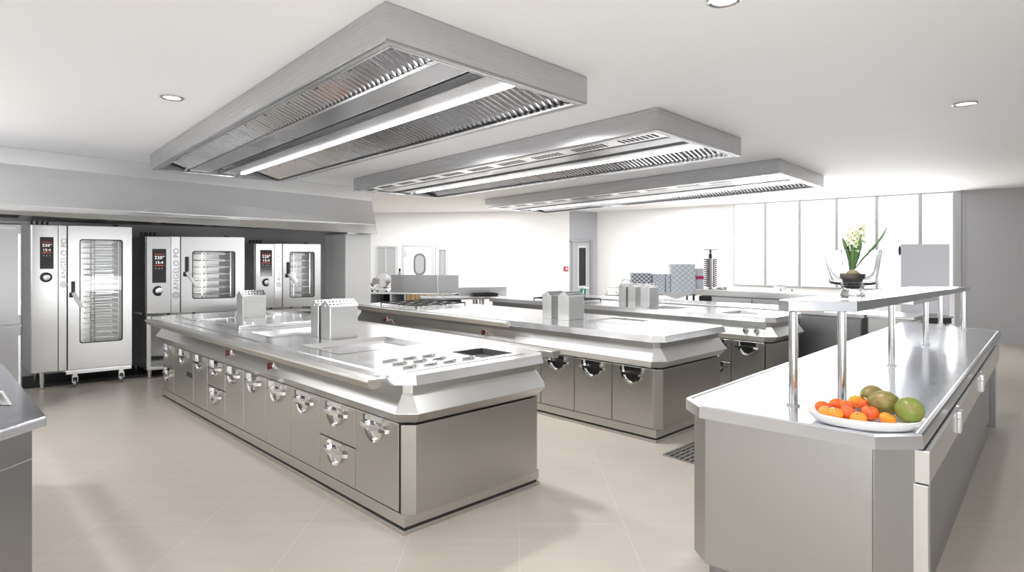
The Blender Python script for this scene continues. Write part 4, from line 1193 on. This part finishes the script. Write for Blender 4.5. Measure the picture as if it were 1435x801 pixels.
for px, lb in ((1094, 'small dark-capped bottle beside the clear glass container'), (1110, 'small dark-capped bottle farthest right on the dish counter')):
    bp_ = FC.pt(FC.u_at(px, .1), .1, zC + .021)
    r = thing('bottle', bp_, lb, 'bottle', 'small bottles on the dish counter')
    MB().lathe(bp_, [(.014, 0), (.016, .002), (.016, .03), (.008, .036)], 12).build('bottle_body', 'linegrey', r, smooth=True)
    MB().lathe(bp_ + Vector((0, 0, .036)), [(.010, 0), (.010, .014)], 10).build('cap', 'black', r)
# upright pale cabinet near the windows
ca = at_d(1262, 350, 8.3); cb = at_d(1330.5, 350, 8.15)
FU = Frame(ca, unit(cb.x - ca.x, cb.y - ca.y), unit(.60, .80)); wU = (cb - ca).to_2d().length
root = thing('upright_cabinet', (ca.x, ca.y, 0), 'upright pale lilac-grey cabinet standing in front of the windows', 'cabinet')
zu = FU.z_u(1296, 342)
MB().box(FU, 0, wU, .03, .5, .08, zu).build('body', 'lilac', root, bevel=.008)
dU = MB().box(FU, .003, wU - .003, 0, .028, .1, zu - .003).build('door', 'lilac', root, bevel=.006)
m = MB(); hz = FU.z_u(1262, 351); m.lathe(FU.pt(-.012, .02, hz - .07), [(.005, 0), (.016, .04), (.018, .07), (.016, .10), (.005, .14)], 14)
m.build('handle', 'black', dU, smooth=True)
MB().box(FU, -.006, .0, .0, .02, FU.z_u(1262, 404), FU.z_u(1262, 402)).build('hinge', 'dark_steel', dU)
for u in (.06, wU - .06):
    for v in (.08, .44): MB().lathe(FU.pt(u, v, 0), [(.02, 0), (.02, .08)], 10).build('leg', 'tube', root)
# low dark slatted bench between cabinet and pass
ba = at_d(1237, 445, 7.66); bb = at_d(1338, 449, 7.6)
FBn = Frame(ba, unit(bb.x - ba.x, bb.y - ba.y), unit(-(bb.y - ba.y), bb.x - ba.x)); wBn = (bb - ba).to_2d().length
root = thing('low_slatted_bench', (ba.x, ba.y, 0), 'low dark slatted bench in front of the pale upright cabinet', 'bench')
m = MB()
for k in range(4): m.box(FBn, 0, wBn, .02 + k * .09, .09 + k * .09, .775, .80)
m.build('slat_top', 'dark_steel', root, bevel=.004)
MB().box(FBn, .02, wBn - .02, .03, .35, .70, .774).build('apron', 'iron', root)
for u in (.06, wBn - .06):
    for v in (.06, .3): MB().box(FBn, u - .02, u + .02, v - .02, v + .02, 0, .70).build('leg', 'dark_steel', root)

# ------------------------------------------------------------------ left background: slicer counter and side table
sA = at_z(515, 409, .9); sB = at_z(634, 410.5, .9)
FSl = Frame(sA, unit(sB.x - sA.x, sB.y - sA.y), unit(-(sB.y - sA.y), sB.x - sA.x)); wS = (sB - sA).to_2d().length
root = thing('open_prep_counter', (sA.x, sA.y, 0), 'open-fronted steel counter behind the white column, carrying the meat slicer', 'counter')
zS = .9
MB().box(FSl, 0, wS, 0, .7, zS - .035, zS).build('worktop', 'top', root, bevel=.004)
m = MB(); m.box(FSl, 0.02, wS - .02, .66, .68, .12, zS - .036)
m.build('back_panel', 'cavity', root)
for px in (516.5, 546, 566): 
    u = FSl.u_at(px); MB().box(FSl, u, u + .04, .01, .64, .12, zS - .036).build('upright', 'linegrey', root)
MB().box(FSl, .02, wS - .02, .01, .65, .08, .119).build('lower_shelf', 'body', root)
for u in (.05, wS - .05): MB().box(FSl, u - .02, u + .02, .05, .6, 0, .08).build('leg', 'tube', root)
ub0, ub1 = FSl.u_at(567.5), FSl.u_at(611)
tag(MB().box(FSl, ub0 + .045, ub1, -.02, .5, .12, .862).build('butcher_block', 'wood', loc=FSl.pt(ub0, 0, .12), bevel=.006), 'butcher block of pale and honey-brown wood under the open prep counter', 'butcher block')
# white tub inside
tu = FSl.u_at(524), FSl.u_at(543)
r = thing('storage_tub', FSl.pt(tu[0], .1, .12), 'white plastic tub standing in the open prep counter', 'tub')
zt1 = FSl.z_u(533, 424.5, .08)
MB().box(FSl, tu[0], tu[1], .08, .5, .121, zt1 - .03).build('tub_body', 'white', r, bevel=.01)
MB().box(FSl, tu[0] - .01, tu[1] + .01, .07, .51, zt1 - .03, zt1).build('lid', 'cardboard', r, bevel=.006)
# meat slicer
su = FSl.u_at(520.5, .2); so = FSl.pt(su, .2, zS + .001)
r = thing('meat_slicer', so, 'silver meat slicer standing on the left end of the open prep counter', 'slicer')
S2p = lambda du, dv, dz: FSl.pt(su + du, .2 + dv, zS + dz)
MB().box(FSl, su + .0, su + .36, .14, .46, zS + .02, zS + .07).build('base', 'chrome', r, bevel=.015)
m = MB()
for du in (.03, .33):
    for dv in (-.03, .22): m.lathe(S2p(du, dv, .001), [(.02, 0), (.02, .02)], 10)
m.build('feet', 'black', r)
MB().lathe(S2p(.22, .10, .23), [(.01, -.02), (.14, -.018), (.15, 0), (.14, .012), (.03, .02)], 32, FSl.pt(-.3, 1, 0) - FSl.pt(0, 0, 0)).build('blade', 'chrome', r, smooth=True)
MB().loft([[S2p(x, y, z) for x, y, z in ((.18, .12, .07), (.32, .12, .07), (.32, .24, .07), (.18, .24, .07))], [S2p(x, y, z) for x, y, z in ((.20, .14, .32), (.27, .14, .32), (.27, .22, .32), (.20, .22, .32))]]).build('motor_housing', 'tube', r, bevel=.02)
MB().loft([[S2p(x, y, z) for x, y, z in ((.0, -.04, .12), (.16, -.02, .14), (.16, .0, .14), (.0, -.02, .12))], [S2p(x, y, z) for x, y, z in ((.0, .06, .26), (.14, .08, .3), (.14, .1, .3), (.0, .08, .26))]]).build('carriage', 'strip', r, bevel=.006)
MB().tube([S2p(.06, -.03, .10), S2p(.02, -.09, .16), S2p(.02, -.1, .2)], [.012, .012, .02], 10).build('carriage_handle', 'black', r, smooth=True)
# spray bottle behind
# splash screens
for p0, p1, y0, y1, lb, mt in ((548, 613, 385, 409.5, 'long dark-graded steel splash screen standing on the open prep counter', 'dark_steel'),
                               (613.8, 642.5, 385.2, 412.5, 'short pale steel splash screen right of the longer screen', 'linegrey')):
    vv = .05 if p0 < 600 else .0
    a, b = FSl.u_at(p0, vv), FSl.u_at(p1, vv); zt2 = FSl.z_u((p0 + p1) / 2, y0, vv)
    r = thing('splash_screen', FSl.pt(a, vv, zS), lb, 'splash screen', 'splash screens on the prep counter')
    zbt = zS + .001
    MB().box(FSl, a, b, vv, vv + .012, zbt, zt2).build('sheet', mt, r, bevel=.002)
    MB().box(FSl, a, b, vv + .012, vv + .05, zt2 - .012, zt2).build('folded_edge', 'body', r)
    MB().box(FSl, a, b, vv + .012, vv + .20, zbt, zbt + .008).build('foot_flange', 'body', r)
bq_ = FSl.pt(FSl.u_at(560, .4), .4, zS + .001)
r = thing('spray_bottle', bq_, 'small bottle with a dark cap peeping over the long splash screen', 'bottle')
zt3 = FSl.z_u(560, 376, .4)
MB().lathe(bq_, [(.035, 0), (.04, .01), (.04, zt3 - zS - .12), (.015, zt3 - zS - .06)], 16).build('bottle_body', 'linegrey', r, smooth=True)
MB().lathe(bq_ + Vector((0, 0, zt3 - zS - .06)), [(.02, 0), (.02, .05), (.012, .06)], 12).build('cap', 'black', r)
# side table with splashback
tA = at_z(592, 417.5, .9); tB2 = at_z(722, 415.0, .9)
FSt = Frame(tA, unit(tB2.x - tA.x, tB2.y - tA.y), unit(-(tB2.y - tA.y), tB2.x - tA.x)); wT = (tB2 - tA).to_2d().length
r = thing('side_table', (tA.x, tA.y, 0), 'long steel side table with a low splashback, behind the middle island', 'table')
MB().box(FSt, 0, wT, 0, .62, .86, .9).build('tabletop', 'top', r, bevel=.004)
a = FSt.u_at(643, .60)
MB().box(FSt, a, wT, .60, .62, .9, FSt.z_u(690, 402, .6)).build('splashback', 'body', r)
for px in (594, 672, 676, 719):
    u = FSt.u_at(px); MB().box(FSt, u, u + .035, .02, .055, 0, .859).build('leg', 'tube', r)
    MB().box(FSt, u, u + .035, .56, .595, 0, .859).build('leg', 'tube', r)
for z in (.32, .52, .70):
    MB().box(FSt, .1, FSt.u_at(670), .06, .55, z, z + .02).build('slatted_shelf', 'dark_steel', r)
MB().box(FSt, .02, FSt.u_at(590.5 + 28), -.02, -.001, .60, .845).build('hanging_panel', 'linegrey', r)
tt = FSt.pt(FSt.u_at(678, .3), .3, .901)
r = thing('roasting_tray', tt, 'dark shallow roasting tray resting on the side table', 'tray')
FQ2 = Frame(tt, FSt.u, FSt.v)
MB().loft([[FQ2.pt(u * k, v * k, z) for u, v in ((-.24, -.15), (.24, -.15), (.24, .15), (-.24, .15))] for k, z in ((.9, .901), (1.0, .945), (.97, .945), (.88, .907))]).build('pan', 'iron', r)
MB().tube([FQ2.pt(-.42, .0, .95), FQ2.pt(-.3, 0, .955), FQ2.pt(-.235, 0, .945)], .009, 8).build('handle', 'dark_steel', r)

# ------------------------------------------------------------------ small fittings
cp = FB.pt(FB.u_at(793, -.05), -.05, FB.z_u(793, 376.3, -.05))
r = thing('fire_call_point', cp, 'small red fire call point on the white wall left of the grey door', 'call point')
uq = FB.u_at(793, -.05); zq = cp.z
MB().box(FB, uq - .06, uq + .06, -.05, -.001, zq - .06, zq + .06).build('case', 'red', r, bevel=.008)
MB().box(FB, uq - .005, uq + .045, -.054, -.05, zq - .03, zq + .03).build('break_glass', 'white', r)
ex = FD.u_at(817.3, -.06); ez = FD.z_u(817.3, 410, -.06); hx_ = (FD.u_at(821.2, -.06) - FD.u_at(813.6, -.06)) / 2
r = thing('exit_sign', FD.pt(ex, -.06, ez), 'small green sign with a white running figure on the grey door', 'sign')
MB().box(FD, ex - hx_, ex + hx_, -.060, -.0505, ez - .11, ez + .11).build('plate', 'green', r)
fg = MB()
def fp(x, z): return FD.pt(ex + x, -.063, ez + z)
for pts, w in (([(.0, .035), (-.012, -.02)], .024), ([(-.012, -.02), (.02, -.05), (.012, -.085)], .014), ([(-.012, -.02), (-.03, -.06)], .014), ([(0, .03), (.032, .0)], .011), ([(0, .03), (-.035, .015)], .011)):
    fg.strap([fp(*p) for p in pts], FD.pt(1, 0, 0) - FD.pt(0, 0, 0), w, FD.pt(0, 1, 0) - FD.pt(0, 0, 0), .003)
fg.lathe(fp(.004, .062), [(.018, 0), (.018, .003)], 12, FD.pt(0, 1, 0) - FD.pt(0, 0, 0))
fg.build('running_figure', 'white', r)
# floor drain
g0 = at_z(930, 637, 0); FG = Frame(g0, U, (-U[1], U[0]))
r = thing('floor_drain', (g0.x, g0.y, 0), 'slotted steel floor drain between the middle island and the serving counter', 'drain')
m = MB(); m.box(FG, -.02, .75, -.35, -.33, .0005, .008); m.box(FG, -.02, .75, -.02, .0, .0005, .008); m.box(FG, -.02, .0, -.33, -.02, .0005, .008); m.box(FG, .73, .75, -.33, -.02, .0005, .008)
m.build('frame', 'body', r)
MB().box(FG, .0, .73, -.33, -.02, .0003, .002).build('pit', 'seam', r)
m = MB()
for k in range(7): m.box(FG, .0, .73, -.318 + k * .044, -.294 + k * .044, .002, .008)
for k in range(9): m.box(FG, .06 + k * .08, .075 + k * .08, -.33, -.02, .003, .0075)
m.build('grating', 'body', r)
# recessed ceiling lamps
lamps = [(241, 136, 'recessed ceiling lamp at the left, beyond the largest hood'), (1015, -1.5, 'recessed ceiling lamp cut by the top edge of the picture'),
         (1352, 144.5, 'recessed ceiling lamp at the right of the ceiling')]
def beam(p, parent=None, energy=170, wide=150):
    ld = bpy.data.lights.new('lamp_and_fill_beam', 'SPOT'); ld.energy = energy; ld.spot_size = math.radians(wide); ld.spot_blend = .8; ld.shadow_soft_size = .06
    lo = bpy.data.objects.new('lamp_and_fill_beam', ld); COL.objects.link(lo)
    if parent: lo.parent = parent; lo.location = (0, 0, -.02)
    else: lo.location = (p[0], p[1], CEIL - .02)
for q, e in (((0.0, .7), 95), ((-2.3, 1.9), 95), ((2.6, 1.4), 45), ((-4.9, 3.7), 170), ((-7.0, 5.2), 150), ((2.15, 6.9), 95), ((-.2, 5.2), 190), ((-1.2, 6.3), 260)): beam(q, None, e, 176 if e > 120 else 155)  # fill spots added to brighten the room, without fixtures
beam((7.4, 6.6), None, 30)  # dim added fill by the right wall, also without a fixture
for px, py, lb in lamps:
    p = at_z(px, py, CEIL) if px is not None else Vector((py[0], py[1], CEIL))
    r = thing('ceiling_lamp', (p.x, p.y, CEIL), lb, 'ceiling lamp', 'recessed ceiling lamps')
    MB().lathe((p.x, p.y, CEIL - .001), [(.060, 0), (.085, 0), (.085, -.006), (.075, -.012), (.060, -.006), (.060, 0)], 28).build('bezel', 'tube', r, smooth=True)
    MB().lathe((p.x, p.y, CEIL - .005), [(.059, 0), (.059, .003)], 28).build('lens', 'lamp', r)
    beam(None, r, 45 if px > 1300 else 95)

# ------------------------------------------------------------------ daylight and added fill lights
w = bpy.data.worlds.new('daylight'); scene.world = w; w.use_nodes = True
wn_, wl_ = w.node_tree.nodes, w.node_tree.links
bg = wn_['Background']; bg.inputs['Strength'].default_value = 1.1
tc = wn_.new('ShaderNodeTexCoord'); sx = wn_.new('ShaderNodeSeparateXYZ'); wl_.new(tc.outputs['Generated'], sx.inputs['Vector'])
rmp = wn_.new('ShaderNodeValToRGB'); mrw = wn_.new('ShaderNodeMapRange')
mrw.inputs['From Min'].default_value = -1; mrw.inputs['From Max'].default_value = 1
wl_.new(sx.outputs['Z'], mrw.inputs['Value']); wl_.new(mrw.outputs['Result'], rmp.inputs['Fac'])
rmp.color_ramp.elements[0].position = .42; rmp.color_ramp.elements[0].color = (.36, .33, .30, 1)
rmp.color_ramp.elements[1].position = .465; rmp.color_ramp.elements[1].color = (.98, .99, 1, 1)
wl_.new(rmp.outputs['Color'], bg.inputs['Color'])
def area(name, loc, target, sx, sy, energy, col=(1, 1, 1)):
    l = bpy.data.lights.new(name, 'AREA'); l.shape = 'RECTANGLE'; l.size = sx; l.size_y = sy; l.energy = energy; l.color = col
    o = bpy.data.objects.new(name, l); COL.objects.link(o); o.location = loc
    o.rotation_euler = (Vector(target) - Vector(loc)).to_track_quat('-Z', 'Y').to_euler()
    return o
# daylight through the window front
wm = FW.pt((e0 + e1) / 2, .6, 1.7); wi = FW.pt((e0 + e1) / 2, -2, 1.5)
area('window_daylight', wm, wi, e1 - e0 + .5, 2.4, 380)
# unseen fills added behind and beside the camera to brighten the ceiling
area('bounce_fill', (.1, -.35, .9), (-.2, 1.5, CEIL), 3.0, .5, 72)
area('bounce_fill', (-6.7, 3.0, 1.75), (-6.4, 3.7, CEIL), 2.2, 1.6, 130)
area('bounce_fill', (6.6, 2.6, .9), (6.2, 5.4, CEIL), 1.2, .5, 20)
# fill lights added at ceiling height to brighten the far end
area('far_ceiling_fill', (-2.2, 14.2, CEIL - .03), (-2.2, 14.2, 0), 4.5, 2.0, 160)
area('far_ceiling_fill', (3.2, 13.0, CEIL - .03), (3.2, 13.0, 0), 2.5, 2.0, 120)

# ------------------------------------------------------------------ camera and view
cam = bpy.data.cameras.new('camera'); co = bpy.data.objects.new('camera', cam); COL.objects.link(co)
cam.sensor_width = 36; cam.sensor_fit = 'HORIZONTAL'; cam.lens = FP / 1435 * 36
co.location = (0, 0, CAMZ); co.rotation_euler = (PI / 2, 0, 0)
cam.shift_y = -(400.5 - HY) / 1435; cam.shift_x = 0
cam.clip_start = .05; cam.clip_end = 100
scene.camera = co
vs = scene.view_settings
vs.view_transform = 'Standard'; vs.look = 'None'; vs.gamma = 1.0; vs.use_curve_mapping = False; vs.exposure = 0.0
scene.cycles.max_bounces = 10; scene.cycles.glossy_bounces = 6; scene.cycles.transmission_bounces = 8
scene.cycles.caustics_reflective = True; scene.cycles.blur_glossy = 1.0; scene.cycles.caustics_refractive = False
scene.cycles.use_denoising = True
scene.cycles.sample_clamp_indirect = 6.0
